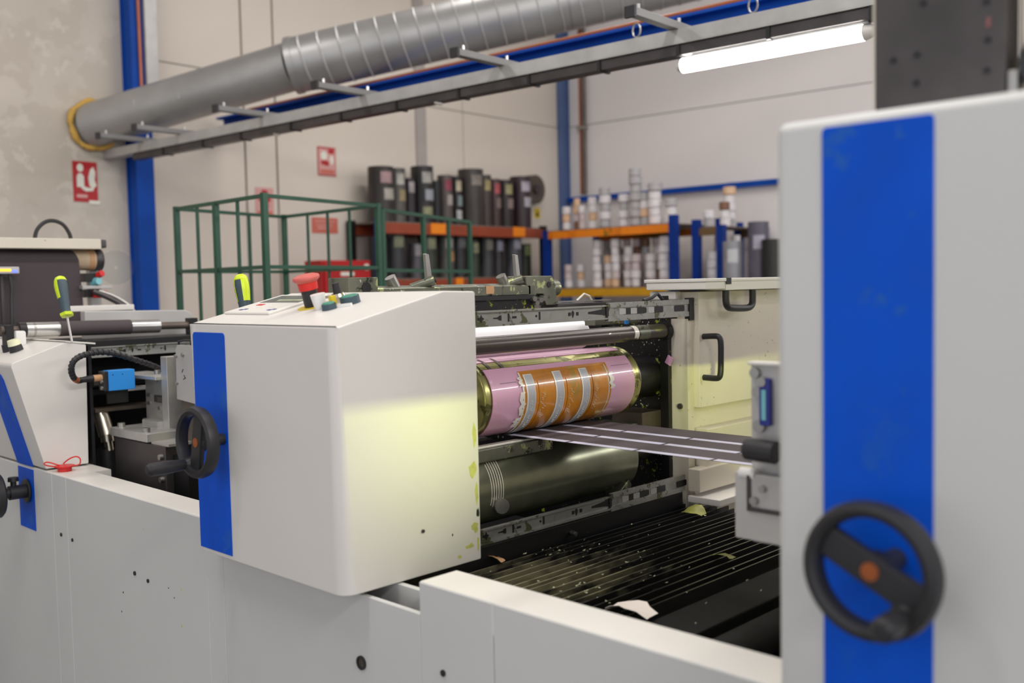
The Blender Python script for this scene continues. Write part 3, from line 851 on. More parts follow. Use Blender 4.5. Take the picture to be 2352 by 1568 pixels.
part(MB().cyl((-3.455, 1.199, -.162), (-3.455, 1.194, -.144), .0205, .018, 20), 'selector_cap', 'pale_yellow', o)
part(MB().cyl((-3.515, 1.20, -.183), (-3.515, 1.194, -.160), .018, .016, 18), 'push_button', 'black_plastic', t)
part(MB().box(-3.575, -3.515, 1.225, 1.26, -.172, -.118, .008), 'white_knob', 'white_rubber', t)

# ---------------------------------------------------------------- screwdrivers
def smooth_path(p, n=4):
    p = [Vector(v) for v in p]
    out = []
    for i in range(len(p) - 1):
        a, b, c, d = p[max(i - 1, 0)], p[i], p[i + 1], p[min(i + 2, len(p) - 1)]
        for k in range(n):
            u = k / n
            out.append(.5 * ((2 * b) + (c - a) * u + (2 * a - 5 * b + 4 * c - d) * u * u + (3 * b - a - 3 * c + d) * u ** 3))
    out.append(p[-1])
    return out
part(MB().tube(smooth_path(RED_PTS, 3), .0022, 7), 'strap', 'red_plastic', RED_CAP)

def screwdriver(label, tip, top, hl, spin=0.0):
    tip, top = Vector(tip), Vector(top)
    ax = (tip - top).normalized()
    L_ = (tip - top).length
    t = thing('screwdriver', label, 'screwdriver', tuple(tip))
    prof = [(0, 0), (.008, .0), (.0145, .004), (.0190, .014), (.0208, .028), (.0204, .045), (.0172, .075), (.0140, hl * .82), (.0145, hl * .86), (.0155, hl * .90)]
    h = part(MB().lathe(prof, top, ax, 24), 'handle', 'slate_rubber', t)
    part(MB().lathe([(.0152, hl * .895), (.0215, hl * .92), (.0200, hl * .985), (.008, hl), (0, hl)], top, ax, 6), 'collar', 'lime', h)
    # lime cheeks along the handle
    for (a0, a1) in ((spin, spin + 1.25), (spin + 2.2, spin + 2.42), (spin + 3.3, spin + 4.3)):
        pf = [(r + .0007, z) for r, z in prof[1:7]]
        part(MB().lathe(pf, top, ax, 8, a0, a1), 'cheek', 'lime', h)
    part(MB().lathe([(0, -.0012), (.0086, -.0010), (.0152, .0032), (.0197, .013), (.0190, .016)], top, ax, 20), 'end_cap', 'lime', h)
    part(MB().cyl(top + ax * hl, tip, .0036, None, 12), 'shaft', 'bright_steel', t)
    return t
screwdriver('lime and slate screwdriver standing upright in the far white control box', (-3.232, 1.295, -.152), (-3.319, 1.30, .056), .138, 2.4)
screwdriver('lime and slate screwdriver poking up behind the blue striped cabinet', (-2.415, 1.45, -.175), (-2.463, 1.45, .043), .125, .9)

# ---------------------------------------------------------------- works between the far box and the cabinet
t = thing('far_machine', 'black steel frame of the far unit seen behind the blue sensor', 'machine frame', (-3.6, 1.8, FZ))
part(MB().box(-3.40, -3.275, 1.362, 1.372, FZ, -.170), 'side_plate', 'black_steel', t)
part(MB().box(-3.80, -3.78, 1.312, 2.25, FZ, -.19), 'rear_plate', 'black_steel', t)
part(MB().box(-3.78, -3.45, 1.43, 2.25, -.190, -.161, .003), 'top_beam', 'black_steel', t)
part(MB().box(-3.46, -3.36, 1.405, 1.75, -.303, -.292).box(-3.36, -3.34, 1.405, 1.50, -.306, -.290), 'cross_bar', 'brown_steel', t)
part(MB().box(-3.46, -3.34, 1.405, 1.80, -.398, -.386), 'cross_bar', 'brown_steel', t)
part(MB().box(-3.78, -3.40, 1.405, 2.25, -.345, -.325), 'cross_bar', 'black_steel', t)
part(MB().box(-3.78, -3.26, 1.404, 2.25, -.72, -.70).box(-3.26, -2.3, 1.32, 2.4, -.80, -.781), 'tray', 'black_steel', t)
part(MB().cyl((-3.36, 1.45, -.335), (-3.36, 1.45, -.27), .008, None, 12).cyl((-3.36, 1.45, -.27), (-3.36, 1.45, -.262), .020, None, 16), 'knob', 'black_plastic', t)
part(MB().box(-3.40, -3.33, 1.50, 1.60, -.335, -.322, .004), 'white_pad', 'white_rubber', t)

# drawer slide of the far unit
def slot_marks(t, x, y, z, kind, s=1.0):
    def pr(poly, nm='slot'):
        part(MB().prism([(y + a * s, z + b * s) for a, b in poly], 'x', x - .0006, x + .0006), nm, 'black_steel', t)
    if kind == 'oval':
        pr(ell(0, 0, .004, .009, 12))
    elif kind == 'bar':
        pr(rect(-.003, .003, -.011, .011))
    elif kind == 'key':
        pr([(-.022, -.0015), (-.006, -.002), (0, -.006), (.008, -.007), (.008, .007), (0, .006), (-.006, .002), (-.022, .0015)])
    elif kind == 'dash':
        pr(rect(-.008, .008, -.003, .003))
    elif kind == 'dot':
        pr(ell(0, 0, .0035, .0035, 10))
    elif kind == 'star':
        pr([(-.012, -.003), (-.004, -.004), (0, -.011), (.004, -.004), (.012, 0), (.004, .004), (0, .011), (-.004, .004), (-.012, .003)])
    elif kind == 'square':
        pr(rect(-.005, .005, -.005, .005))
    elif kind == 'drop':
        pr([(0, -.012), (.005, -.002), (.006, .004), (0, .010), (-.006, .004), (-.005, -.002)])
    elif kind == 'long':
        pr([(-.028, -.007), (-.024, -.010), (.024, -.010), (.028, -.007), (.028, .007), (.024, .010), (-.024, .010), (-.028, .007)])
def inner_slide(t, x, y0, y1, z0, z1):
    return part(MB().box(x - .003, x, y0, y1, z0, z1).box(x - .002, x + .008, y0, y1, z1 - .004, z1).box(x - .002, x + .008, y0, y1, z0, z0 + .004), 'inner_slide', 'rail_steel', t)
t = thing('far_drawer_slide', 'pale steel drawer slide of the far unit above the sensor cable', 'slide rail', (-3.40, 1.42, -.22))
inner_slide(t, -3.38, 1.415, 2.05, -.216, -.180)
for (y, k) in ((1.445, 'dot'), (1.46, 'dot'), (1.487, 'star'), (1.53, 'key'), (1.56, 'oval'), (1.585, 'dash'), (1.665, 'dot'), (1.68, 'bar')):
    slot_marks(t, -3.3795, y, -.198, k, .8)

t = thing('optical_sensor', 'bright blue box sensor on the end of a black cable', 'sensor', (-3.2, 1.43, -.32))
part(MB().box(-3.245, -3.20, 1.394, 1.482, -.316, -.250, .002, 1), 'body', 'sensor_blue', t)
part(MB().box(-3.247, -3.203, 1.380, 1.394, -.315, -.252, .003), 'connector_face', 'black_plastic', t)
for (y, z) in ((1.408, -.264), (1.440, -.264)):
    part(MB().cyl((-3.2005, y, z), (-3.1990, y, z), .0018, None, 10), 'mounting_hole', 'black_steel', t)
for (y, z) in ((1.378, -.285), (1.378, -.305)):
    part(MB().cyl((-3.215, 1.382, z), (-3.215, 1.374, z), .006, None, 12), 'screw', 'steel', t)
part(MB().cyl((-3.222, 1.380, -.272), (-3.222, 1.352, -.272), .011, None, 16), 'plug_collar', 'tan', t)
part(MB().cyl((-3.222, 1.352, -.272), (-3.222, 1.315, -.274), .012, .009, 16), 'plug', 'black_plastic', t)
part(MB().box(-3.24, -3.23, 1.40, 1.47, -.36, -.316), 'mount', 'black_steel', t)
cp = [(-3.222, 1.318, -.274), (-3.215, 1.300, -.274), (-3.20, 1.282, -.262), (-3.19, 1.272, -.240), (-3.185, 1.275, -.215), (-3.185, 1.295, -.198), (-3.19, 1.33, -.190), (-3.20, 1.37, -.188), (-3.21, 1.42, -.196), (-3.22, 1.47, -.212), (-3.23, 1.52, -.230), (-3.24, 1.56, -.245), (-3.26, 1.62, -.27)]
sp_ = smooth_path(cp, 5)
cb_ = part(MB().tube(sp_, .0085, 10), 'cable', 'black_plastic', t)
for k in range(2, len(sp_) - 2, 2):
    d_ = (sp_[k + 1] - sp_[k - 1]).normalized()
    part(MB().cyl(sp_[k] - d_ * .003, sp_[k] + d_ * .003, .0102, None, 10), 'spiral_wrap', 'copper' if k in (6, 8) else 'black_plastic', cb_)

t = thing('bearing_block', 'grey steel block with a bolted pale top plate behind the ledge', 'block', (-3.1, 1.46, -.80))
part(MB().box(-3.248, -2.895, 1.425, 1.56, -.78, -.472, .002, 1), 'body', 'dark_steel', t)
part(MB().box(-3.256, -2.994, 1.415, 1.53, -.468, -.440, .002, 1), 'top_plate', 'aluminium', t)
part(MB().box(-2.994, -2.88, 1.43, 1.56, -.472, -.464), 'shelf_lip', 'aluminium', t)
part(MB().box(-2.895, -2.80, 1.45, 1.62, -.78, -.50), 'rear_body', 'black_steel', t)
for (x, y, z) in ((-3.225, 1.44, -.440), (-3.035, 1.435, -.440), (-3.17, 1.515, -.440)):
    part(MB().cyl((x, y, z), (x, y, z + .014), .012, None, 14), 'bolt', 'steel', t)
for (x, z) in ((-2.915, -.505), (-2.915, -.575)):
    part(MB().cyl((x, 1.426, z), (x, 1.414, z), .010, .009, 12), 'socket_screw', 'steel', t)
t = thing('slitter_bracket', 'pale upright bracket plate with holes standing on the grey block', 'bracket', (-3.15, 1.55, -.44))
part(MB().box(-3.268, -3.094, 1.548, 1.56, -.438, -.285, .001, 1), 'hole_plate', 'aluminium', t)
part(MB().box(-3.094, -3.052, 1.52, 1.60, -.62, -.208, .001, 1), 'post', 'aluminium', t)
part(MB().box(-3.36, -3.094, 1.50, 1.60, -.285, -.272, .002, 1), 'top_shelf', 'aluminium', t)
part(MB().box(-3.20, -3.094, 1.50, 1.56, -.440, -.420).box(-3.268, -3.09, 1.535, 1.55, -.442, -.425), 'foot', 'aluminium', t)
part(MB().box(-3.20, -3.10, 1.544, 1.549, -.365, -.342), 'slot', 'brown_steel', t)
part(MB().box(-3.17, -3.13, 1.541, 1.546, -.362, -.346), 'slide_nut', 'steel', t)
for (x, z) in ((-3.25, -.345), (-3.235, -.345), (-3.25, -.372), (-3.238, -.372), (-3.17, -.385), (-3.135, -.385), (-3.165, -.425), (-3.125, -.430), (-3.17, -.292), (-3.13, -.292)):
    part(MB().cyl((x, 1.549, z), (x, 1.544, z), .006, None, 10), 'screw', 'steel', t)
part(MB().cyl((-3.18, 1.55, -.272), (-3.18, 1.55, -.258), .010, None, 12), 'bolt', 'steel', t)
t = thing('cover_plate', 'grey sheet metal cover beside the blue striped cabinet', 'cover', (-2.90, 1.52, -.34))
part(MB().prism([(-2.953, -.336), (-2.75, -.350), (-2.75, -.165), (-2.938, -.165), (-2.949, -.178)], 'y', 1.50, 1.51, .001, 1), 'sheet', 'plate_grey', t)
part(MB().box(-2.945, -2.75, 1.51, 1.56, -.60, -.336), 'support', 'brown_steel', t)
for (x, z) in ((-2.90, -.195), (-2.945, -.20), (-2.945, -.285)):
    part(MB().cyl((x, 1.50, z), (x, 1.494, z), .006, None, 10), 'screw', 'steel', t)
part(MB().tube([(-2.94, 1.505, -.18), (-2.935, 1.505, -.155), (-2.90, 1.505, -.150), (-2.75, 1.505, -.150)], .004, 6), 'wire', 'black_plastic', t)
for (x, z, dx, dz) in ((-2.912, -.250, .008, .010), (-2.90, -.258, .010, -.010), (-2.905, -.272, .010, .006)):
    part(MB().rod((x, 1.4995, z), (x + dx, 1.4995, z + dz), .002), 'scratch_mark', 'dark_steel', t)
t = thing('drive_spindle', 'tilted shiny steel spindle hanging below the dark cross bar', 'spindle', (-3.35, 1.43, -.52))
part(MB().cyl((-3.37, 1.432, -.398), (-3.345, 1.442, -.480), .026, None, 24), 'sleeve', 'nickel', t)
part(MB().cyl((-3.345, 1.442, -.478), (-3.342, 1.443, -.500), .022, None, 24), 'collar', 'nickel', t)
part(MB().cyl((-3.340, 1.444, -.498), (-3.336, 1.446, -.530), .014, None, 18), 'tip', 'nickel', t)
part(MB().cyl((-3.36, 1.45, -.525), (-3.36, 1.45, -.70), .035, None, 18), 'housing', 'black_plastic', t)
t = thing('lower_guide', 'small steel guide lug with a socket screw low beside the cabinet', 'guide', (-2.55, 1.40, -.78))
part(MB().box(-2.75, -2.30, 1.36, 1.40, -.68, -.63, .002).box(-2.72, -2.40, 1.355, 1.42, -.63, -.622), 'bar', 'brown_steel', t)
part(MB().cyl((-2.56, 1.36, -.655), (-2.56, 1.350, -.655), .012, None, 14), 'socket_screw', 'steel', t)
part(MB().box(-2.80, -2.72, 1.36, 1.42, -.645, -.615, .004), 'lug', 'aluminium', t)
part(MB().box(-2.70, -2.4, 1.36, 1.40, -.80, -.68), 'stand', 'black_steel', t)

# long idle roller with dark web
t = thing('idle_roller', 'long silver ended roller wrapped in dark web at the far unit', 'roller', (-3.55, 1.5, -.15))
yx, zc = -3.55, -.122
def zr(y):
    return -.1165 - (y - 1.27) * .017
part(MB().cyl((yx, 1.19, zr(1.19)), (yx, 1.90, zr(1.90)), .0135, None, 18), 'shaft', 'brown_steel', t)
part(MB().cyl((yx, 1.245, zr(1.245)), (yx, 1.268, zr(1.268)), .0265, None, 28), 'bearing', 'black_steel', t)
part(MB().cyl((yx, 1.268, zr(1.268)), (yx, 1.378, zr(1.378)), .0250, None, 32), 'sleeve', 'bright_steel', t)
part(MB().cyl((yx, 1.290, zr(1.290)), (yx, 1.298, zr(1.298)), .0255, None, 32), 'groove_ring', 'steel', t)
part(MB().cyl((yx, 1.378, zr(1.378)), (yx, 1.632, zr(1.632)), .0262, None, 32), 'web_wrap', 'dark_web', t)
part(MB().cyl((yx, 1.632, zr(1.632)), (yx, 1.742, zr(1.742)), .0250, None, 32), 'sleeve', 'bright_steel', t)
part(MB().box(yx - .02, yx + .02, 1.86, 1.89, -.24, -.10), 'bearing_arm', 'black_steel', t)
part(MB().box(yx - .02, yx + .02, 1.20, 1.225, -.24, -.10), 'bearing_arm', 'black_steel', t)
t = thing('guard_plate', 'pale grey rounded side plate behind the silver ended roller', 'plate', (-3.64, 1.8, -.2))
part(MB().prism([(1.50, -.20), (1.50, -.062), (1.885, -.070), (1.905, -.076), (1.915, -.090), (1.915, -.20)], 'x', -3.66, -3.62, .004), 'plate', 'plate_grey', t)
part(MB().box(-3.80, -3.66, 1.6, 1.9, -.24, -.18), 'mount', 'black_steel', t)

# hanging dark web with its roll, cover and clutter
t = thing('unwind_frame', 'far unwind stand carrying the hanging dark web and beige roller', 'machine frame', (-4.3, 1.6, FZ))
part(MB().box(-4.26, -4.14, .6, 1.798, .184, .226, .004), 'cover_bar', 'cream_paint', t)
part(MB().cyl((-4.235, .9, .142), (-4.235, 1.80, .142), .043, None, 36), 'roller', 'beige_roller', t)
part(MB().cyl((-4.235, 1.772, .142), (-4.235, 1.792, .142), .0445, None, 36), 'roller_band', 'tan', t)
part(MB().cyl((-4.235, 1.80, .142), (-4.235, 1.83, .142), .046, None, 28), 'bearing', 'dark_steel', t)
part(MB().box(-4.30, -4.26, 1.795, 1.84, FZ, .20), 'side_post', 'plate_grey', t)
part(MB().box(-4.30, -4.26, .62, .66, FZ, .20), 'side_post', 'plate_grey', t)
part(MB().box(-3.98, -3.93, 1.56, 1.83, -.068, -.046, .003), 'white_bar', 'white_paint', t)
part(MB().box(-4.28, -3.94, 1.80, 1.825, -.10, -.068), 'bar_arm', 'plate_grey', t)
part(MB().box(-4.25, -4.16, 1.79, 1.83, .19, .225, .006), 'hinge', 'dark_steel', t)
part(MB().box(-4.30, -4.16, 1.72, 1.845, .020, .034, .002), 'clamp_shelf', 'plate_grey', t)
part(MB().box(-4.30, -4.17, 1.735, 1.80, -.015, .018).box(-4.30, -4.17, 1.735, 1.80, .05, .085), 'clamp_block', 'black_steel', t)
o = part(MB().cyl((-4.18, 1.79, .074), (-4.15, 1.80, .085), .013, None, 14), 'clamp_knob', 'red_plastic', t)
part(MB().cyl((-4.19, 1.78, .050), (-4.15, 1.785, .052), .020, .014, 16), 'pressure_gauge', 'cyan', t)
part(MB().box(-4.18, -4.15, 1.765, 1.82, -.018, .012, .004), 'clamp_lever', 'red_plastic', t)
part(MB().tube(smooth_path([(-4.15, 1.76, .01), (-4.13, 1.80, -.01), (-4.10, 1.85, -.045), (-4.07, 1.89, -.095), (-4.06, 1.91, -.16)]), .012, 8), 'hose', 'dark_steel', t)
part(MB().tube(smooth_path([(-4.14, 1.78, .012), (-4.11, 1.83, -.012), (-4.08, 1.88, -.055), (-4.05, 1.905, -.11)]), .006, 8), 'hose', 'aluminium', t)
part(MB().tube(smooth_path([(-4.2, 1.553, .222), (-4.2, 1.565, .262), (-4.2, 1.595, .292), (-4.2, 1.630, .300), (-4.2, 1.668, .286), (-4.2, 1.692, .25), (-4.2, 1.698, .222)]), .008, 10), 'loop_hose', 'black_plastic', t)
part(MB().lathe([(.008, -.0015), (.072, -.0015), (.072, .0015), (.008, .0015)], (-4.17, 1.868, .108), (1, -.5, 0), 28, closed=True), 'clear_guard', 'clear', t)
wb = MB()
rows = []
for k in range(9):                          # over the top of the roller and straight down
    a = math.pi * .62 - k * math.pi * .62 / 8
    rows.append([(-4.235 + .0450 * math.cos(a), 1.00, .142 + .0450 * math.sin(a)), (-4.235 + .0450 * math.cos(a), 1.690 + .004 * k, .142 + .0450 * math.sin(a))])
for z in (.05, -.05, -.16):
    rows.append([(-4.19, 1.00, z), (-4.19, 1.723 + (.142 - z) * .05, z)])
wb.sheet(rows, .0012)
solo(wb, 'hanging_web', 'dark_web', 'wide dark grey web hanging from the beige roller', 'web', (-4.19, 1.4, -.16))
t = thing('display_unit', 'small display with amber and blue lamps before the hanging web', 'display', (-4.12, 1.40, .05))
part(MB().box(-4.16, -4.12, 1.34, 1.462, .084, .112, .004), 'housing', 'plate_grey', t)
part(MB().box(-4.12, -4.118, 1.36, 1.430, .094, .103), 'amber_lamp', 'amber_glow', t)
part(MB().box(-4.12, -4.118, 1.434, 1.452, .089, .098), 'blue_lamp', 'blue_glow', t)
part(MB().tube(smooth_path([(-4.14, 1.43, .084), (-4.135, 1.435, .03), (-4.13, 1.43, -.03), (-4.12, 1.425, -.10), (-4.12, 1.42, -.16)]), .007, 8), 'cable', 'black_plastic', t)
part(MB().box(-4.15, -4.11, 1.36, 1.46, -.19, -.11, .004), 'junction_box', 'black_plastic', t)
part(MB().box(-4.16, -4.15, 1.40, 1.41, -.3, .09), 'bracket', 'dark_steel', t)

# ---------------------------------------------------------------- operator cabinet of the print unit
CX0, CX1, CY0, CY1, CZ0 = -2.190, -1.607, 1.15, 1.523, -.611
def handwheel(par, cx, cy, cz, ang, grip_ang, yback, gr=.95, gl=1.0):
    """rim, spoke and hub in one part; hub cap and grip below it"""
    m = MB()
    R = .0705
    m.lathe([(R - .0100, 0), (R - .0074, -.0115), (R, -.0150), (R + .0078, -.0115), (R + .0106, 0), (R + .0078, .0115), (R, .0150), (R - .0074, .0115)], (cx, cy, cz), (0, 1, 0), 56, closed=True)
    c, s = math.cos(ang), math.sin(ang)
    rot = Matrix.Rotation(-ang, 3, 'Y')
    m.box(cx - R, cx + R, cy - .004, cy + .010, cz - .0195, cz + .0195, .004, 2, rot=rot)
    m.lathe([(0, -.001), (.019, 0), (.022, .004), (.022, .014), (.013, .016), (.013, yback - cy), (0, yback - cy)], (cx, cy + .000, cz), (0, 1, 0), 28)
    o = part(m, 'handwheel', 'black_plastic', par)
    part(MB().cyl((cx, cy - .0055, cz), (cx, cy - .003, cz), .0105, None, 24), 'hub_cap', 'cap_brown', o)
    gx, gz = cx + R * gr * math.cos(grip_ang), cz + R * gr * math.sin(grip_ang)
    m = MB().lathe([(0, .012), (.018, .012), (.018, 0), (.0115, -.010 * gl), (.0125, -.022 * gl), (.0150, -.055 * gl), (.0142, -.092 * gl), (.009, -.099 * gl), (0, -.100 * gl)], (gx, cy, gz), (0, 1, 0), 22)
    part(m, 'grip', 'black_plastic', o)
    return o
M['cap_brown'] = mat('cap_brown', (150, 78, 28), .5, var=.15, scale=60)

t = thing('operator_cabinet', 'pale grey press cabinet with blue front stripe, handwheel and sloping control top', 'cabinet', (-1.9, 1.33, CZ0))
prof = [(CY0, CZ0), (CY0, -.079), (1.1515, -.0755), (1.155, -.0745), (1.425, -.0115), (1.432, -.0100), (CY1, -.0125), (CY1, CZ0)]
bm_ = MB()
bm_.prism(prof, 'x', CX0, CX1)
ed = []
for e in bm_.bm.edges:
    a, b = e.verts
    if abs(a.co.z - b.co.z) > .3 and min(a.co.y, b.co.y) < CY0 + .002:
        ed.append(e)
bmesh.ops.bevel(bm_.bm, geom=ed, offset=.032, segments=10, affect='EDGES', profile=.5)
ed = [e for e in bm_.bm.edges if len(e.link_faces) == 2 and e.calc_face_angle(0) > .6 and abs(e.verts[0].co.z - e.verts[1].co.z) < .2]
bmesh.ops.bevel(bm_.bm, geom=ed, offset=.004, segments=2, affect='EDGES', profile=.5)
part(bm_, 'body', 'cabinet_paint', t)
def stripe(par, x0, x1, z0, z1, y, r=.010, name='blue_stripe'):
    p = [(x0, z0)]
    p += [(x1, z0)]
    for k in range(5):
        a = k / 4 * math.pi / 2
        p.append((x1 - r + r * math.cos(a), z1 - r + r * math.sin(a)))
    for k in range(5):
        a = math.pi / 2 + k / 4 * math.pi / 2
        p.append((x0 + r + r * math.cos(a), z1 - r + r * math.sin(a)))
    return part(MB().prism(p, 'y', y - .0015, y + .001), name, 'blue_paint', par)
stripe(t, -2.172, -2.029, -.600, -.094, CY0)
handwheel(t, -2.050, 1.085, -.334, math.radians(78), math.radians(232), CY0 + .0005)
# control top: local frame on the slope
SL = (.0630 / .270)
def topz(y):
    return -.0745 + (y - 1.155) * SL
sl = math.atan(SL)
RS = Matrix.Rotation(sl, 3, 'X')
nrm = RS @ Vector((0, 0, 1))
def on_top(x, y, dz=0.0):
    return Vector((x, y, topz(y))) + nrm * dz
def top_box(x0, x1, y0, y1, d0, d1, bev=0.0):
    c = on_top((x0 + x1) / 2, (y0 + y1) / 2, (d0 + d1) / 2)
    hy = (y1 - y0) / 2 / math.cos(sl)
    return MB().box(c.x - (x1 - x0) / 2, c.x + (x1 - x0) / 2, c.y - hy, c.y + hy, c.z - (d1 - d0) / 2, c.z + (d1 - d0) / 2, bev, 1, rot=RS)
k_ = part(top_box(-2.170, -1.975, 1.232, 1.395, 0, .006, .0015), 'keypad_panel', 'white_paint', t)
part(top_box(-2.150, -1.985, 1.318, 1.382, .006, .0066), 'display_window', 'screen', k_)
part(top_box(-2.10, -1.998, 1.333, 1.345, .0066, .0069), 'display_line', 'chip', k_)
part(top_box(-2.125, -2.100, 1.292, 1.303, .006, .0070), 'red_key', 'red_plastic', k_)
for (x, y) in ((-2.122, 1.256), (-2.000, 1.256)):
    part(top_box(x - .012, x + .002, y - .006, y + .001, .006, .0068), 'blue_key', 'navy', k_)
    part(top_box(x + .001, x + .014, y - .001, y + .006, .006, .0068), 'blue_key', 'navy', k_)
for (x, y) in ((-2.05, 1.30), (-2.03, 1.28), (-2.075, 1.275)):
    part(top_box(x - .014, x + .014, y - .004, y + .004, .006, .0066), 'grey_key', 'sign_white', k_)
p = on_top(-1.905, 1.302)
e_ = part(MB().lathe([(0, .0), (.034, 0), (.034, .0018), (0, .0018)], p, nrm, 32), 'yellow_collar', 'yellow_plastic', t)
b_ = part(MB().cyl(p + nrm * .0015, p + nrm * .046, .0175, .0185, 24), 'emergency_stop', 'black_plastic', t)
part(MB().lathe([(.0180, .040), (.0215, .040), (.0225, .056), (.019, .058)], p, nrm, 28), 'red_ring', 'red_plastic', b_)
part(MB().lathe([(.017, .054), (.0235, .058), (.0300, .064), (.0305, .068), (.0285, .0715), (.020, .0745), (0, .0755)], p, nrm, 36), 'mushroom_cap', 'faded_red', b_)
p = on_top(-1.848, 1.284)
s_ = part(MB().cyl(p, p + nrm * .034, .0125, .0165, 22), 'white_button', 'white_rubber', t)
p = on_top(-1.862, 1.345)
s_ = part(MB().cyl(p, p + nrm * .013, .0185, None, 24), 'key_switch', 'bright_steel', t)
part(MB().cyl(p + nrm * .013, p + nrm * .020, .0165, .014, 24), 'switch_ring', 'nickel', s_)
part(MB().cyl(p + nrm * .020, p + nrm * .044, .0100, .0085, 18), 'switch_stem', 'black_plastic', s_)
part(MB().rod(p + nrm * .014 + Vector((-.004, -.004, 0)), p + nrm * .006 + Vector((-.055, -.045, 0)), .006), 'switch_lever', 'steel', s_)
p = on_top(-1.812, 1.282)
s_ = part(MB().cyl(p, p + nrm * .013, .0165, .0155, 24), 'push_button', 'slate_rubber', t)
part(MB().cyl(p + nrm * .013, p + nrm * .016, .0135, .012, 24), 'green_lens', 'green_button', s_)
p = on_top(-1.800, 1.330)
s_ = part(MB().cyl(p, p + nrm * .017, .0225, .0215, 28), 'push_button', 'slate_rubber', t)
part(MB().cyl(p + nrm * .017, p + nrm * .019, .0185, .0175, 28), 'green_lens', 'green_button', s_)
part(top_box(-1.835, -1.824, 1.300, 1.312, 0, .024), 'yellow_tab', 'yellow_plastic', t)
part(MB().rod(on_top(-1.81, 1.295, .003), on_top(-1.772, 1.312, .003), .007), 'white_lead', 'white_rubber', t)
part(MB().rod((-2.14, 1.402, topz(1.402) + .001), (-2.06, 1.445, -.0095), .003), 'seam_line', 'dark_steel', t)
part(MB().box(-2.48, -2.188, 1.42, 1.49, -.20, -.17), 'tool_holder', 'white_paint', t)
part(MB().cyl((-1.606, 1.355, -.515), (-1.603, 1.355, -.515), .004, None, 10), 'screw', 'dark_steel', t)
part(MB().box(CX0 + .05, CX1 - .05, 1.33, 1.52, -.74, CZ0), 'foot', 'black_steel', t)
random.seed(4)
for (y, z, ry, rz, m) in ((1.512, -.33, .009, .030, 'ink_lime'), (1.505, -.405, .014, .022, 'ink_lime'), (1.515, -.46, .006, .030, 'ink_lime'), (1.508, -.535, .013, .014, 'ink_lime'), (1.49, -.575, .018, .008, 'ink_lime'), (1.516, -.575, .005, .02, 'ink_lime'), (1.46, -.592, .008, .005, 'ink_lime'), (1.517, -.505, .005, .012, 'black_plastic'), (1.44, -.540, .0025, .004, 'black_plastic')):
    po = [(y + ry * random.uniform(.5, 1.0) * math.cos(a), z + rz * random.uniform(.5, 1.1) * math.sin(a)) for a in [2 * math.pi * k / 11 for k in range(11)]]
    part(MB().prism([(min(a, 1.5215), b) for a, b in po], 'x', CX1 - .0002, CX1 + .0004), 'ink_smear', m, t)

# ---------------------------------------------------------------- print unit frame and drawer slides
t = thing('print_frame', 'ink splashed black steel frame behind the printing cylinders', 'machine frame', (-2.4, 2.5, FZ))
part(MB().box(-3.0, -1.757, 2.462, 2.50, FZ, -.090), 'rear_plate', 'inky_black', t)
part(MB().box(-1.786, -1.757, 2.452, 2.462, -.62, -.115), 'edge_strip', 'black_steel', t)
part(MB().box(-2.95, -1.72, 1.53, 1.60, FZ, -.72), 'near_plate', 'black_steel', t)
part(MB().box(-1.90, -1.786, 2.36, 2.462, -.445, -.385, .003), 'stop_block', 'brown_steel', t)
part(MB().box(-1.93, -1.80, 2.28, 2.36, -.46, -.415, .004), 'stop_block', 'stained_steel', t)
part(MB().box(-1.80, -1.75, 2.20, 2.26, -.60, -.575, .003, rot=Matrix.Rotation(.6, 3, 'X')), 'loose_bracket', 'stained_steel', t)
part(MB().cyl((-1.83, 2.462, -.31), (-1.83, 2.458, -.31), .009, None, 14), 'bolt_hole', 'black_steel', t)
part(MB().box(-2.95, -2.90, 1.55, 2.47, -.9, -.10), 'cross_plate', 'black_steel', t)
part(MB().box(-1.760, -1.708, 1.56, 2.45, -.735, -.622, .003), 'slide_bearer', 'black_steel', t)
part(MB().cyl((-1.708, 1.945, -.648), (-1.690, 1.945, -.650), .006, None, 12), 'bolt', 'steel', t)

random.seed(33)
for nm_, m_, n_, x0, x1, z0, z1, sz in (('lime_splatter', 'splat_lime', 34, -1.845, -1.792, -.345, -.235, .0062), ('lime_splatter', 'splat_lime', 26, -1.93, -1.80, -.50, -.41, .0055), ('pale_splatter', 'clear_tape', 60, -1.90, -1.790, -.55, -.11, .0022)):
    mb_ = MB()
    for k in range(n_):
        x, z = random.uniform(x0, x1), random.uniform(z0, z1)
        q = [(x + sz * random.uniform(.3, 1.1) * math.cos(a), z + sz * 1.3 * random.uniform(.3, 1.1) * math.sin(a)) for a in (0, 1.1, 2.2, 3.2, 4.2, 5.3)]
        mb_.prism(q, 'y', 2.4612, 2.4622)
    part(mb_, nm_, m_, t, stuff=True)

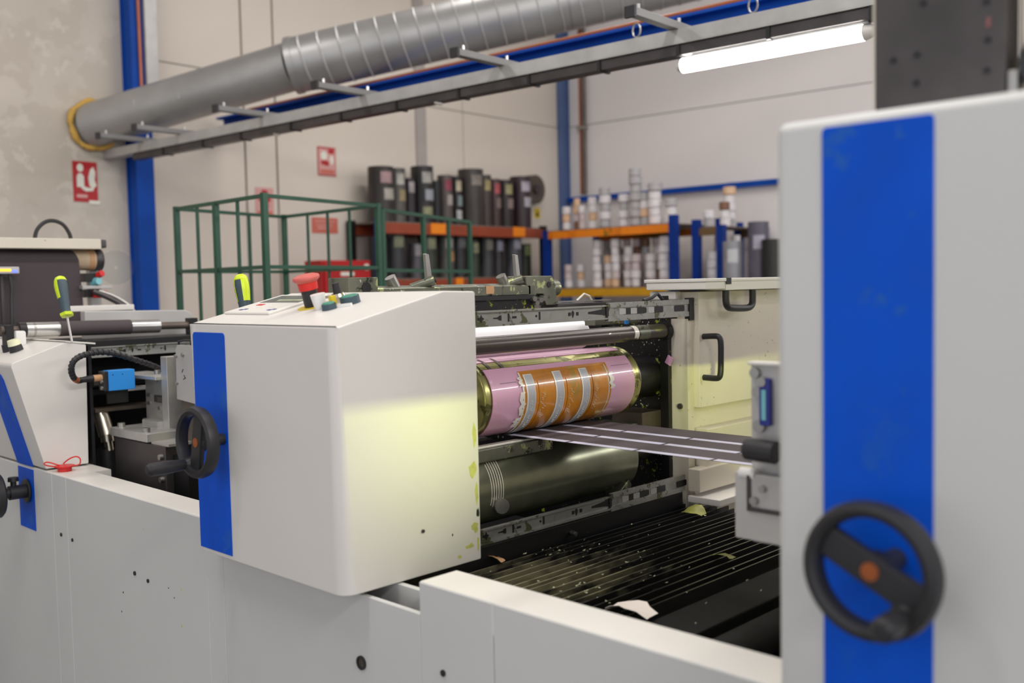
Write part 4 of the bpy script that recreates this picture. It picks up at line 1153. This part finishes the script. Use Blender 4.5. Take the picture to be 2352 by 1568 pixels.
def telescopic(label, z0, z1, y1, marks):
    t = thing('drawer_slide', label, 'slide rail', (-1.70, 2.0, z0))
    x = -1.70
    inner_slide(t, x, 1.535, 2.10, z0, z1)
    zc = (z0 + z1) / 2
    part(MB().box(x - .003, x + .004, 2.098, y1, z0 - .006, z0 + .008).box(x - .003, x + .004, 2.098, y1, z1 - .008, z1 + .006), 'outer_slide', 'rail_steel', t)
    part(MB().box(x - .006, x - .003, 2.10, y1, z0 - .004, z1 + .004).box(x - .004, x + .001, 2.104, y1, z0 + .006, z1 - .006), 'outer_web', 'rail_steel', t)
    part(MB().prism([(2.02, zc + .003), (2.094, zc + .010), (2.104, zc + .018), (2.104, zc - .018), (2.094, zc - .008), (2.02, zc - .002)], 'x', x - .001, x + .0012), 'wedge', 'black_steel', t)
    part(MB().box(x - .002, x + .003, 2.092, 2.102, z0 - .004, z1 + .004), 'stop', 'black_steel', t)
    for (y, k) in marks:
        slot_marks(t, x + (.0003 if y < 2.1 else .0013), y, zc, k, .9)
    for y in (2.175, 2.225, 2.305):
        part(MB().box(x + .001, x + .002, y - .026, y + .002, zc - .008, zc + .008), 'bright_strip', 'galvanised', t)
    return t
MK = ((1.63, 'star'), (1.69, 'key'), (1.722, 'bar'), (1.742, 'dash'), (1.82, 'dot'), (1.832, 'bar'), (1.945, 'square'), (1.958, 'drop'), (1.976, 'square'), (2.19, 'long'), (2.24, 'long'), (2.268, 'oval'), (2.325, 'long'), (2.43, 'long'))
telescopic('upper ink stained drawer slide ending at the cream housing', -.098, -.060, 2.478, MK)
telescopic('lower ink stained drawer slide under the steel drum', -.613, -.576, 2.445, MK)
part(MB().box(-1.712, -1.694, 2.476, 2.498, -.116, -.050), 'slide_mount', 'black_steel', t)

# ---------------------------------------------------------------- cylinders
def cyl_arc(par, name, m, cx, cz, r, y0, y1, a0, a1, ny=1, n=24, th=.0012):
    """a thin curved sheet on a cylinder whose axis runs along y; angles from +x towards +z"""
    mb = MB()
    g = []
    for i in range(n + 1):
        a = math.radians(a0 + (a1 - a0) * i / n)
        g.append((cx + r * math.cos(a), cz + r * math.sin(a), a))
    o_, i_ = [], []
    for (x, z, a) in g:
        o_.append([(x, y0, z), (x, y1, z)])
        i_.append([(x - th * math.cos(a), y0, z - th * math.sin(a)), (x - th * math.cos(a), y1, z - th * math.sin(a))])
    rows = o_ + i_[::-1] + [o_[0]]
    mb.sheet(rows)
    bmesh.ops.remove_doubles(mb.bm, verts=mb.bm.verts[:], dist=1e-7)
    for side in (0, 1):
        pass
    bmesh.ops.recalc_face_normals(mb.bm, faces=mb.bm.faces[:])
    return part(mb, name, m, par)
PCX, PCZ = -1.85, -.286
t = thing('plate_cylinder', 'pink sheathed printing cylinder carrying an amber plate with three grey bands', 'cylinder', (PCX, 2.05, PCZ - .1))
part(MB().lathe([(.070, 1.686), (.0985, 1.686), (.100, 1.690), (.0988, 1.699), (.0970, 1.708), (.0970, 2.287), (.0988, 2.294), (.100, 2.305), (.0985, 2.311), (.070, 2.311), (.060, 2.305), (.060, 1.692)], (PCX, 0, PCZ), (0, 1, 0), 96, closed=True), 'sleeve', 'gold_metal', t)
part(MB().cyl((PCX, 1.60, PCZ), (PCX, 2.46, PCZ), .030, None, 28), 'shaft', 'steel', t)
part(MB().cyl((PCX, 1.690, PCZ), (PCX, 1.698, PCZ), .062, None, 36), 'end_disc', 'black_steel', t)
part(MB().cyl((PCX, 2.298, PCZ), (PCX, 2.306, PCZ), .062, None, 36), 'end_disc', 'black_steel', t)
part(MB().lathe([(.045, 2.311), (.078, 2.311), (.078, 2.340), (.072, 2.348), (.045, 2.348)], (PCX, 0, PCZ), (0, 1, 0), 48, closed=True), 'gear_ring', 'steel', t)
part(MB().cyl((PCX, 2.346, PCZ), (PCX, 2.462, PCZ), .062, .066, 36), 'bearing', 'black_steel', t)
cyl_arc(t, 'pink_sheet', 'pink_sheet', PCX, PCZ, .1000, 1.712, 2.281, -270, 50, n=90, th=.002)
cyl_arc(t, 'pink_sheet', 'pink_sheet', PCX, PCZ, .1000, 1.712, 2.281, 66, 92, n=10, th=.002)
cyl_arc(t, 'seam_strip', 'gold_metal', PCX, PCZ, .0990, 1.710, 2.283, 51, 65, n=6, th=.002)
cyl_arc(t, 'seam_line', 'dark_steel', PCX, PCZ, .10025, 1.745, 1.805, 24, 24.6, n=2, th=.0005)
cyl_arc(t, 'seam_line', 'dark_steel', PCX, PCZ, .10025, 2.19, 2.27, 32, 32.6, n=2, th=.0005)
for y in (1.735, 1.78):
    cyl_arc(t, 'strap', 'brown_steel', PCX, PCZ, .1004, y, y + .010, 50, 80, n=6, th=.0006)
a_ = cyl_arc(t, 'amber_plate', 'amber_plate', PCX, PCZ, .1016, 1.822, 2.172, -92, 40, n=48, th=.0016)
random.seed(11)
for i, y0 in enumerate((1.832, 1.942, 2.048)):
    cyl_arc(a_, 'grey_band', 'grey_relief', PCX, PCZ, .1026, y0 + .004, y0 + .032, -92, 33, n=44, th=.001)
    cyl_arc(a_, 'band_edge', 'clear_tape', PCX, PCZ, .1029, y0, y0 + .0045, -92, 33.5, n=44, th=.0012)
    cyl_arc(a_, 'band_edge', 'clear_tape', PCX, PCZ, .1027, y0 + .031, y0 + .0325, -60, 33, n=36, th=.001)
    cyl_arc(a_, 'band_end', 'clear_tape', PCX, PCZ, .1029, y0, y0 + .032, 32.6, 33.6, n=2, th=.0012)
    cyl_arc(a_, 'clear_ridge', 'amber_plate', PCX, PCZ, .1028, y0 + .046, y0 + .050, -88, 22, n=36, th=.001)
    # tiny raised lettering, mirrored as plates are: strokes only, too small to read
    tx = MB()
    for k in range(11):
        if k in (4,):
            continue
        a0 = -6 - k * 4.3
        for j in range(2):
            aa = math.radians(a0 - j * 1.5)
            yy = y0 + .013 + (.004 if (k + j) % 3 else 0)
            P = [(yy, aa), (yy + .0065 - .002 * ((k + j) % 2), aa - .010)]
            r = .1031
            tx.rod((PCX + r * math.cos(P[0][1]), P[0][0], PCZ + r * math.sin(P[0][1])), (PCX + r * math.cos(P[1][1]), P[1][0], PCZ + r * math.sin(P[1][1])), .0011, .0008)
    part(tx, 'lettering', 'sign_white', a_, stuff=True)
    tx = MB()
    for k in range(16):
        aa = math.radians(4 - k * 2.5)
        y = y0 + .056 + random.uniform(-.002, .006) + .004 * math.sin(k)
        r = .1023
        tx.rod((PCX + r * math.cos(aa), y, PCZ + r * math.sin(aa)), (PCX + r * math.cos(aa - .02), y + random.uniform(.002, .007), PCZ + r * math.sin(aa - .02)), .0013, .0008)
    part(tx, 'script_lettering', 'clear_tape', a_, stuff=True)
cyl_arc(a_, 'plate_edge', 'clear_tape', PCX, PCZ, .1022, 1.819, 1.824, -90, 38, n=40, th=.001)
cyl_arc(a_, 'plate_edge', 'clear_tape', PCX, PCZ, .1020, 2.160, 2.163, -70, 36, n=36, th=.0008)
def tape(y0, a0, w_, ln, sk):
    mb = MB()
    rows = []
    for i in range(7):
        a = math.radians(a0 - ln * i / 6)
        r = .1027 + .0006 * (i % 2)
        jag = .004 * math.sin(2.3 * i + sk)
        rows.append([(PCX + r * math.cos(a), y0 + jag, PCZ + r * math.sin(a)), (PCX + r * math.cos(a), y0 + w_ + 1.8 * jag, PCZ + r * math.sin(a))])
    mb.sheet(rows, .0006)
    part(mb, 'tape_scrap', 'clear_tape', a_)
tape(1.806, 8, .014, 34, 1.0)
tape(2.166, 22, .016, 26, 2.2)
tape(1.800, -30, .018, 18, .4)
tape(1.810, 30, .010, 14, 3.0)

DCX, DCZ = -1.85, -.507
t = thing('impression_drum', 'polished steel impression drum under the pink cylinder', 'cylinder', (DCX, 2.05, DCZ - .11))
part(MB().lathe([(.03, 1.64), (.098, 1.64), (.1005, 1.644), (.1005, 2.268), (.102, 2.273), (.102, 2.290), (.098, 2.294), (.03, 2.294)], (DCX, 0, DCZ), (0, 1, 0), 96, closed=True), 'drum', 'drum_steel', t)
part(MB().cyl((DCX, 1.55, DCZ), (DCX, 2.462, DCZ), .030, None, 24), 'shaft', 'steel', t)
for k in range(6):
    y = 1.700 + .008 * k
    cyl_arc(t, 'residue_streak', 'clear_tape', DCX, DCZ, .1010, y, y + .0022, -20 - 3 * (k % 3), 40 + 4 * k, n=14, th=.0004)
part(MB().lathe([(0, 0), (.017, 0), (.019, .006), (.019, .03), (.0, .032)], (-1.765, 1.735, -.545), (1, -.4, 0), 20), 'stop_knob', 'steel', t)
t = thing('wiper_bar', 'ink crusted steel wiper bar lying along the drum top', 'bar', (-1.77, 1.8, -.44))
part(MB().box(-1.790, -1.765, 1.60, 1.945, -.436, -.402, .004), 'bar', 'stained_steel', t)
part(MB().box(-1.794, -1.772, 1.60, 1.90, -.402, -.396, .002), 'crust', 'clear_tape', t)
part(MB().box(-1.93, -1.79, 1.60, 1.82, -.402, -.398), 'apron', 'black_steel', t)
part(MB().box(-1.78, -1.755, 1.625, 1.655, -.41, -.30, .002), 'end_bracket', 'cream_paint', t)
t = thing('tension_bar', 'ink streaked dark steel bar across the top of the pink cylinder', 'bar', (-1.775, 2.0, -.17))
part(MB().cyl((-1.772, 1.55, -.148), (-1.772, 2.445, -.148), .0222, None, 36), 'bar', 'bar_steel', t)
part(MB().cyl((-1.772, 2.445, -.148), (-1.772, 2.462, -.148), .026, .030, 24), 'socket', 'black_steel', t)
cyl_arc(t, 'tape_wrap', 'clear_tape', -1.772, -.148, .0230, 2.285, 2.305, -40, 130, n=12, th=.0006)
cyl_arc(t, 'tape_wrap', 'stained_steel', -1.772, -.148, .0228, 2.31, 2.36, -60, 130, n=12, th=.0006)
t = thing('white_roller', 'smooth white roller under the upper drawer slide', 'roller', (-1.95, 2.0, -.2))
part(MB().lathe([(.0, 1.66), (.046, 1.66), (.049, 1.664), (.049, 2.255), (.044, 2.275), (.0, 2.278)], (-1.952, 0, -.151), (0, 1, 0), 56), 'roller', 'white_roller', t)
part(MB().cyl((-1.952, 1.55, -.151), (-1.952, 2.462, -.151), .014, None, 20), 'shaft', 'steel', t)
t = thing('side_clamp', 'grimy small clamp block with a blue end by the white roller', 'clamp', (-1.85, 2.3, -.12))
part(MB().box(-1.87, -1.80, 2.30, 2.38, -.120, -.102, .002), 'block', 'stained_steel', t)
part(MB().box(-1.87, -1.83, 2.205, 2.30, -.122, -.104, .002), 'arm', 'stained_steel', t)
part(MB().box(-1.80, -1.795, 2.30, 2.315, -.121, -.103), 'blue_end', 'sensor_blue', t)
for y in (2.225, 2.27):
    part(MB().cyl((-1.845, y, -.104), (-1.845, y, -.088), .010, None, 14), 'screw', 'stained_steel', t)

# ---------------------------------------------------------------- doctor blade assembly over the unit
t = thing('ink_chamber', 'ink crusted steel blade holder with two clamp levers above the cabinet', 'ink unit', (-2.0, 1.85, -.08))
part(MB().prism([(-2.055, -.030), (-1.985, -.030), (-1.985, -.002), (-2.02, .004), (-2.055, .004)], 'y', 1.545, 2.105, .002, 1), 'blade_holder', 'stained_steel', t)
part(MB().box(-2.06, -1.975, 1.545, 2.11, -.042, -.030), 'blade', 'black_steel', t)
part(MB().box(-2.07, -1.985, 1.545, 2.12, -.075, -.042, .002), 'chamber_body', 'inky_black', t)
o = part(MB().box(-2.07, -1.985, 1.462, 1.552, -.060, .026, .002), 'end_block', 'stained_steel', t)
part(MB().cyl((-1.986, 1.515, .0), (-1.983, 1.515, .0), .014, None, 20), 'bore', 'black_steel', o)
o = part(MB().prism([(2.095, -.062), (2.095, -.010), (2.085, .0), (2.085, .024), (2.196, .024), (2.20, .018), (2.215, -.005), (2.215, -.062), (2.17, -.062), (2.16, -.028), (2.13, -.028)], 'x', -2.06, -1.985, .002, 1), 'end_block', 'stained_steel', t)
part(MB().cyl((-1.9855, 2.182, -.002), (-1.983, 2.182, -.002), .0085, None, 20), 'bore', 'black_steel', o)
o = part(MB().cyl((-2.03, 2.215, -.012), (-2.03, 2.262, -.012), .026, .024, 24), 'end_knob', 'stained_steel', t)
for (yb, yk) in ((1.730, 1.622), (2.064, 2.022)):
    o = part(MB().cyl((-2.03, yb - .034, -.004), (-1.985, yb + .008, .016), .0130, .0125, 20), 'clamp_barrel', 'stained_steel', t)
    part(MB().cyl((-1.984, yb + .009, .0165), (-1.982, yb + .011, .017), .007, None, 14), 'socket', 'black_steel', o)
    part(MB().prism([(yb - .008, .018), (yb + .009, .018), (yb - .0005, .084), (yb - .0125, .086)], 'x', -2.006, -1.994, .001, 1), 'lever', 'steel', o)
    o = part(MB().cyl((-2.02, yk + .014, -.004), (-2.02, yk - .004, .026), .0145, .0145, 24), 'knurled_knob', 'steel', t)
for (y, z) in ((2.108, -.040), (2.118, -.052), (2.135, -.044), (2.150, -.040)):
    part(MB().cyl((-1.99, y, z), (-1.966, y - .006, z - .002), .0075, None, 12), 'fitting', 'steel', t)
part(MB().box(-1.9855, -1.984, 1.925, 1.955, -.024, -.002), 'tape_mark', 'tan', t)
part(MB().box(-1.99, -1.975, 2.21, 2.46, -.056, -.052), 'rear_wire', 'steel', t)
part(MB().tube([(-1.98, 2.30, -.052), (-1.98, 2.335, -.032), (-1.98, 2.36, -.040), (-1.98, 2.372, -.056)], .003, 6), 'loop_wire', 'clear_tape', t)
part(MB().box(-2.05, -1.98, 2.215, 2.46, -.075, -.060, .002), 'carrier', 'dark_steel', t)
part(MB().box(-2.07, -2.0, 1.55, 1.58, -.14, -.075).box(-2.07, -2.0, 2.44, 2.462, -.14, -.06), 'bearer', 'black_steel', t)
solo(MB().tube([(-1.70, 2.26, -.052), (-1.70, 2.30, -.045), (-1.70, 2.325, -.034), (-1.70, 2.34, -.045), (-1.70, 2.35, -.052)], .005, 7), 'ink_crumb', 'black_plastic', 'dark crumpled scrap caught on top of the upper slide', 'scrap', (-1.70, 2.3, -.054))

# ---------------------------------------------------------------- printed web
WZ = -.3885
wb = MB()
rows = []
for x in (-1.93, -1.85, -1.7, -1.4, -1.1, -.8, -.55):
    rows.append([(x, 1.829, WZ - (.002 if x > -1 else 0)), (x, 2.170, WZ - (.002 if x > -1 else 0))])
wb.sheet(rows, .0008)
t = thing('printed_web', 'dark grey label web with three lanes of pale lilac bars leaving the cylinder', 'web', (-1.3, 2.0, WZ))
part(wb, 'web', 'dark_web', t)
for y0, y1 in ((1.8295, 1.8525), (1.938, 1.961), (2.044, 2.067)):
    for k in range(-2, 5):
        xe = -1.622 + .2073 * k
        xs = xe - .1975
        if xs < -1.84:
            xs = -1.835
        if xe <= xs:
            continue
        part(MB().box(xs, xe, y0, y1, WZ + .0002, WZ + .0009), 'printed_bar', 'printed_lilac', t)
        tx = MB()
        for j in range(7):
            xx = xs + .10 + j * .0065
            tx.box(xx, xx + .0045, y0 + .058, y0 + .058 + (.006 if j % 2 else .0085), WZ + .0002, WZ + .0007)
        if xe - xs > .15:
            part(tx, 'printed_text', 'printed_grey', t, stuff=True)
        part(MB().box(xe - .03, xe + .012, 2.158, 2.162, WZ + .0002, WZ + .0007), 'register_mark', 'printed_grey', t)

# ---------------------------------------------------------------- drive side housing in cream
t = thing('drive_housing', 'ink spotted cream housing behind the cylinders with two black pull handles', 'housing', (-1.8, 2.9, FZ))
part(MB().box(-1.757, -1.700, 2.470, 2.502, FZ, -.112), 'column', 'cream_paint', t)
part(MB().cyl((-1.727, 2.470, -.372), (-1.727, 2.464, -.372), .009, .008, 16), 'screw', 'dark_steel', t)
h_ = part(MB().box(-1.836, -1.679, 2.502, 3.6, -.378, -.032, .004), 'hood', 'cream_paint', t)
part(MB().box(-1.836, -1.74, 2.470, 2.503, -.056, -.030, .006), 'hood_nose', 'white_paint', h_)
part(MB().box(-1.790, -1.765, 2.4690, 2.4705, -.056, -.043), 'latch_hole', 'black_steel', h_)
part(MB().box(-1.722, -1.700, 2.4995, 2.5025, -.376, -.255, .001, 1), 'patch_plate', 'cream_paint', h_)
for z in (-.275, -.335):
    part(MB().cyl((-1.711, 2.500, z), (-1.711, 2.495, z), .0065, .006, 14), 'screw', 'dark_steel', h_)
def bar_handle(par, pts, r):
    part(MB().tube(smooth_path(pts, 5), r, 14), 'pull_handle', 'black_plastic', par)
bar_handle(h_, [(-1.680, 2.523, -.166), (-1.640, 2.523, -.164), (-1.625, 2.523, -.167), (-1.619, 2.523, -.182), (-1.619, 2.523, -.23), (-1.621, 2.523, -.272), (-1.627, 2.523, -.286), (-1.642, 2.523, -.289), (-1.680, 2.523, -.288)], .0088)
l_ = part(MB().box(-1.842, -1.621, 2.452, 3.6, -.004, .006, .002).box(-1.842, -1.623, 2.560, 3.6, -.030, -.004, .002).box(-1.836, -1.625, 2.455, 2.56, -.026, -.004, .003), 'lid', 'white_paint', t)
part(MB().box(-1.624, -1.6205, 2.560, 2.586, -.012, .0065), 'notch', 'black_steel', l_)
bar_handle(l_, [(-1.635, 2.578, -.026), (-1.635, 2.578, -.060), (-1.635, 2.584, -.076), (-1.635, 2.60, -.083), (-1.635, 2.65, -.086), (-1.635, 2.70, -.086), (-1.635, 2.722, -.078), (-1.635, 2.728, -.062), (-1.635, 2.728, -.026)], .0105)
part(MB().box(-1.836, -1.709, 2.502, 3.6, -.445, -.372), 'recess_panel', 'cream_paint', t)
part(MB().box(-1.745, -1.660, 2.512, 3.6, -.556, -.440, .004), 'step', 'cream_paint', t)
part(MB().box(-1.690, -1.648, 2.450, 3.6, -.620, -.552, .004), 'lower_step', 'cream_paint', t)
part(MB().box(-1.690, -1.580, 2.448, 3.6, -.652, -.632, .003), 'drip_plate', 'white_paint', t)
part(MB().box(-1.836, -1.72, 2.51, 3.6, FZ, -.645), 'pedestal', 'cream_paint', t)
part(MB().box(-1.762, -1.740, 2.449, 2.4515, -.248, -.222, rot=Matrix.Rotation(.5, 3, 'Y')), 'pink_scrap', 'pink_sheet', t)

# ---------------------------------------------------------------- drip tray of slats between the units
t = thing('slat_tray', 'black slatted drip tray splashed with dried ink between the units', 'tray', (-1.3, 2.0, FZ))
part(MB().box(-1.745, -1.06, 1.34, 2.54, -.720, -.700), 'floor_plate', 'tray_paint', t)
part(MB().box(-1.752, -1.722, 1.56, 2.56, -.70, -.660), 'edge_strip', 'black_steel', t)
for k in range(18):
    x = -1.715 + k * .0290 + .0015 * math.sin(3.7 * k)
    lean = Matrix.Rotation(.05 * math.sin(2.1 * k), 3, 'Y')
    part(MB().box(x - .0022, x + .0022, 1.50 + .004 * (k % 3), 2.52 - .012 * (k % 2), -.700, -.664 - .002 * math.sin(1.3 * k), rot=lean), 'slat', 'slat_steel', t)
part(MB().box(-1.185, -1.075, 1.345, 2.53, -.715, -.672, .006), 'side_rail', 'matt_black', t)
part(MB().cyl((-1.02, 1.345, -.705), (-1.02, 2.53, -.705), .036, None, 28), 'roller', 'matt_black', t)
part(MB().box(-1.745, -.665, 1.31, 1.33, FZ + .3, -.625), 'inner_wall', 'black_steel', t)
part(MB().box(-1.705, -.665, 2.54, 2.58, -1.0, -.722), 'rear_wall', 'black_steel', t)
part(MB().box(-1.745, -.665, 1.33, 2.58, -1.02, -1.0), 'sump', 'black_steel', t)
for (x, y) in ((-1.70, 1.36), (-.71, 1.36), (-1.70, 2.55), (-.71, 2.55)):
    part(MB().box(x - .03, x + .03, y - .03, y + .03, FZ, -1.02), 'leg', 'black_steel', t)
part(MB().tube(smooth_path([(-.95, 1.40, -.98), (-.90, 1.50, -.86), (-.82, 1.56, -.82), (-.74, 1.60, -.88), (-.70, 1.65, -1.0)]), .006, 8), 'hose', 'brown_steel', t)
# dried flecks and scraps
random.seed(21)
fl = MB()
for k in range(120):
    if k % 3:
        x, y = random.uniform(-1.70, -1.28), random.uniform(1.55, 1.95)
    else:
        x, y = random.uniform(-1.72, -1.02), random.uniform(1.5, 2.5)
    z = -.662 + random.uniform(0, .003)
    s = random.uniform(.0012, .0038)
    a = random.uniform(0, 6.28)
    v = [fl.bm.verts.new((x + s * math.cos(a + q) * random.uniform(.6, 1.3), y + s * 1.6 * math.sin(a + q), z + random.uniform(0, .004))) for q in (0, 1.7, 3.3, 4.8)]
    fl.bm.faces.new(v)
o = solo(fl, 'ink_flecks', 'chip', 'dried pale ink flecks strewn over the black slats', 'flecks', (-1.4, 1.9, -.665))
o['kind'] = 'stuff'
def scrap(label, name, m, c, w_, l, lift, seed):
    random.seed(seed)
    mb = MB()
    rows = []
    for i in range(6):
        u = i / 5 - .5
        rows.append([(c[0] + u * l + random.uniform(-.004, .004), c[1] + (v / 3 - .5) * w_ * (1 - abs(u) * .8) + random.uniform(-.004, .004), c[2] + .004 + lift * (1 - 4 * u * u) * (.6 + .4 * math.sin(v + seed))) for v in range(4)])
    mb.sheet(rows, .001)
    return solo(mb, name, m, label, 'scrap', c)
scrap('torn white paper scrap on the black tray beside the pale ledge', 'paper_scrap', 'paper', (-1.225, 1.575, -.664), .07, .10, .026, 3)
scrap('curled olive scrap sitting on the black slats', 'olive_scrap', 'olive_scrap', (-1.61, 2.36, -.662), .045, .07, .022, 5)
scrap('small brown scrap on the slats close to the cabinet', 'brown_scrap', 'tan', (-1.70, 1.66, -.662), .03, .05, .012, 8)
scrap('little yellowish scrap on the slats under the bracket', 'yellow_scrap', 'olive_scrap', (-1.30, 2.03, -.662), .03, .05, .010, 9)

# ---------------------------------------------------------------- neighbouring unit: bracket, big side panel, handwheel
t = thing('web_bracket', 'pale bracket plate with a blue gauge and black knob beside the big panel', 'bracket', (-.85, 1.5, -.45))
part(MB().box(-.904, -.6555, 1.50, 1.515, -.45, -.143, .003), 'plate', 'plate_grey', t)
part(MB().box(-.906, -.6555, 1.492, 1.518, -.145, -.139, .002), 'top_edge', 'white_paint', t)
part(MB().box(-.924, -.6555, 1.478, 1.490, -.442, -.327, .003), 'lower_plate', 'plate_grey', t)
part(MB().cyl((-.914, 1.484, -.329), (-.885, 1.484, -.329), .010, None, 16), 'roller_tip', 'white_rubber', t)
part(MB().box(-.898, -.892, 1.474, 1.480, -.385, -.33).box(-.898, -.6555, 1.474, 1.480, -.391, -.384), 'wire_guide', 'dark_steel', t)
for (x, z, r) in ((-.893, -.158, .009), (-.888, -.190, .010), (-.886, -.248, .011), (-.884, -.372, .007), (-.868, -.350, .006)):
    part(MB().cyl((x, 1.501, z), (x, 1.470 if z < -.3 else 1.492, z), r, None, 16), 'bolt', 'steel', t)
o = part(MB().box(-.882, -.862, 1.488, 1.500, -.246, -.166, .003), 'gauge', 'navy', t)
part(MB().box(-.876, -.868, 1.4865, 1.489, -.236, -.185), 'gauge_window', 'cyan', o)
part(MB().cyl((-.876, 1.495, -.172), (-.876, 1.486, -.172), .008, None, 14), 'gauge_screw', 'steel', o)
part(MB().lathe([(0, 0), (.016, 0), (.019, .004), (.019, .056), (.0, .058)], (-.896, 1.470, -.284), (1, 0, -.03), 26), 'rubber_knob', 'black_plastic', t)
part(MB().box(-.90, -.66, 1.515, 1.60, -.150, -.146), 'upper_gusset', 'plate_grey', t)
part(MB().prism([(-.79, 1.53), (-.912, 1.53), (-1.10, 2.05), (-.79, 2.05)], 'z', -.259, -.255), 'glow_shade', 'plate_grey', t)  # unseen plate added to cut off the yellow-green glow above its level
part(MB().box(-.792, -.78, 1.53, 2.05, -.30, -.259), 'lamp_back', 'plate_grey', t)
part(MB().box(-.78, -.66, 1.515, 1.62, -.30, -.20), 'lamp_arm', 'plate_grey', t)

PX0, PZ1 = -.657, .196
t = thing('unit_enclosure', 'tall pale grey press side panel with wide blue stripe and large handwheel', 'press panel', (0, 1.5, FZ))
pm = MB()
pm.box(PX0, 1.0, 1.15, 2.3, FZ + .05, PZ1)
ed = [e for e in pm.bm.edges if (abs(e.verts[0].co.z - e.verts[1].co.z) > .5 and e.verts[0].co.y < 1.2) or (e.verts[0].co.z > 0 and e.verts[1].co.z > 0)]
bmesh.ops.bevel(pm.bm, geom=ed, offset=.014, segments=4, affect='EDGES', profile=.5)
part(pm, 'panel', 'grey_paint', t)
stripe(t, -.591, -.4555, FZ + .06, .182, 1.15, .006)
handwheel(t, -.4985, 1.082, -.333, math.radians(-27), math.radians(-50), 1.1505, .84, .62)
part(MB().box(-.55, 1.0, 2.3, 3.4, FZ + .05, .10, .01), 'drive_cover', 'cream_paint', t)
t = thing('press_tower', 'dark steel tower plate with bolt holes standing on the big grey panel', 'tower', (-.53, 1.4, PZ1))
part(MB().box(-.616, -.446, 1.35, 1.40, PZ1, 1.6, .003), 'plate', 'dark_steel', t)
part(MB().box(-.6205, -.6165, 1.353, 1.40, PZ1, 1.6, .001), 'cream_edge', 'cream_paint', t)
part(MB().box(-.62, -.44, 1.95, 2.9, PZ1, 1.6), 'body', 'dark_steel', t)  # unseen block added to keep side light off the cream hood
for (u, z) in ((-.558, .294), (-.590, .292), (-.559, .257), (-.468, .297), (-.469, .259), (-.55, .36), (-.47, .345)):
    part(MB().cyl((u, 1.351, z), (u, 1.3485, z), .0045, None, 14), 'bolt_hole', 'black_steel', t)
part(MB().box(-.470, -.464, 1.349, 1.351, .312, .325), 'paint_mark', 'mark_red', t)
t = thing('tower_motor', 'cream motor housing with a black cap beside the dark tower plate', 'motor', (-.38, 1.4, PZ1))
part(MB().box(-.440, -.20, 1.37, 1.60, PZ1, .60, .012), 'housing', 'cream_paint', t)
part(MB().cyl((-.395, 1.372, .262), (-.395, 1.355, .262), .042, .038, 28), 'motor_cap', 'black_plastic', t)
part(MB().cyl((-.395, 1.356, .262), (-.395, 1.352, .262), .012, None, 16), 'cap_screw', 'steel', t)
part(MB().box(-.445, -.432, 1.35, 1.372, .20, .255, .003), 'clip', 'steel', t)
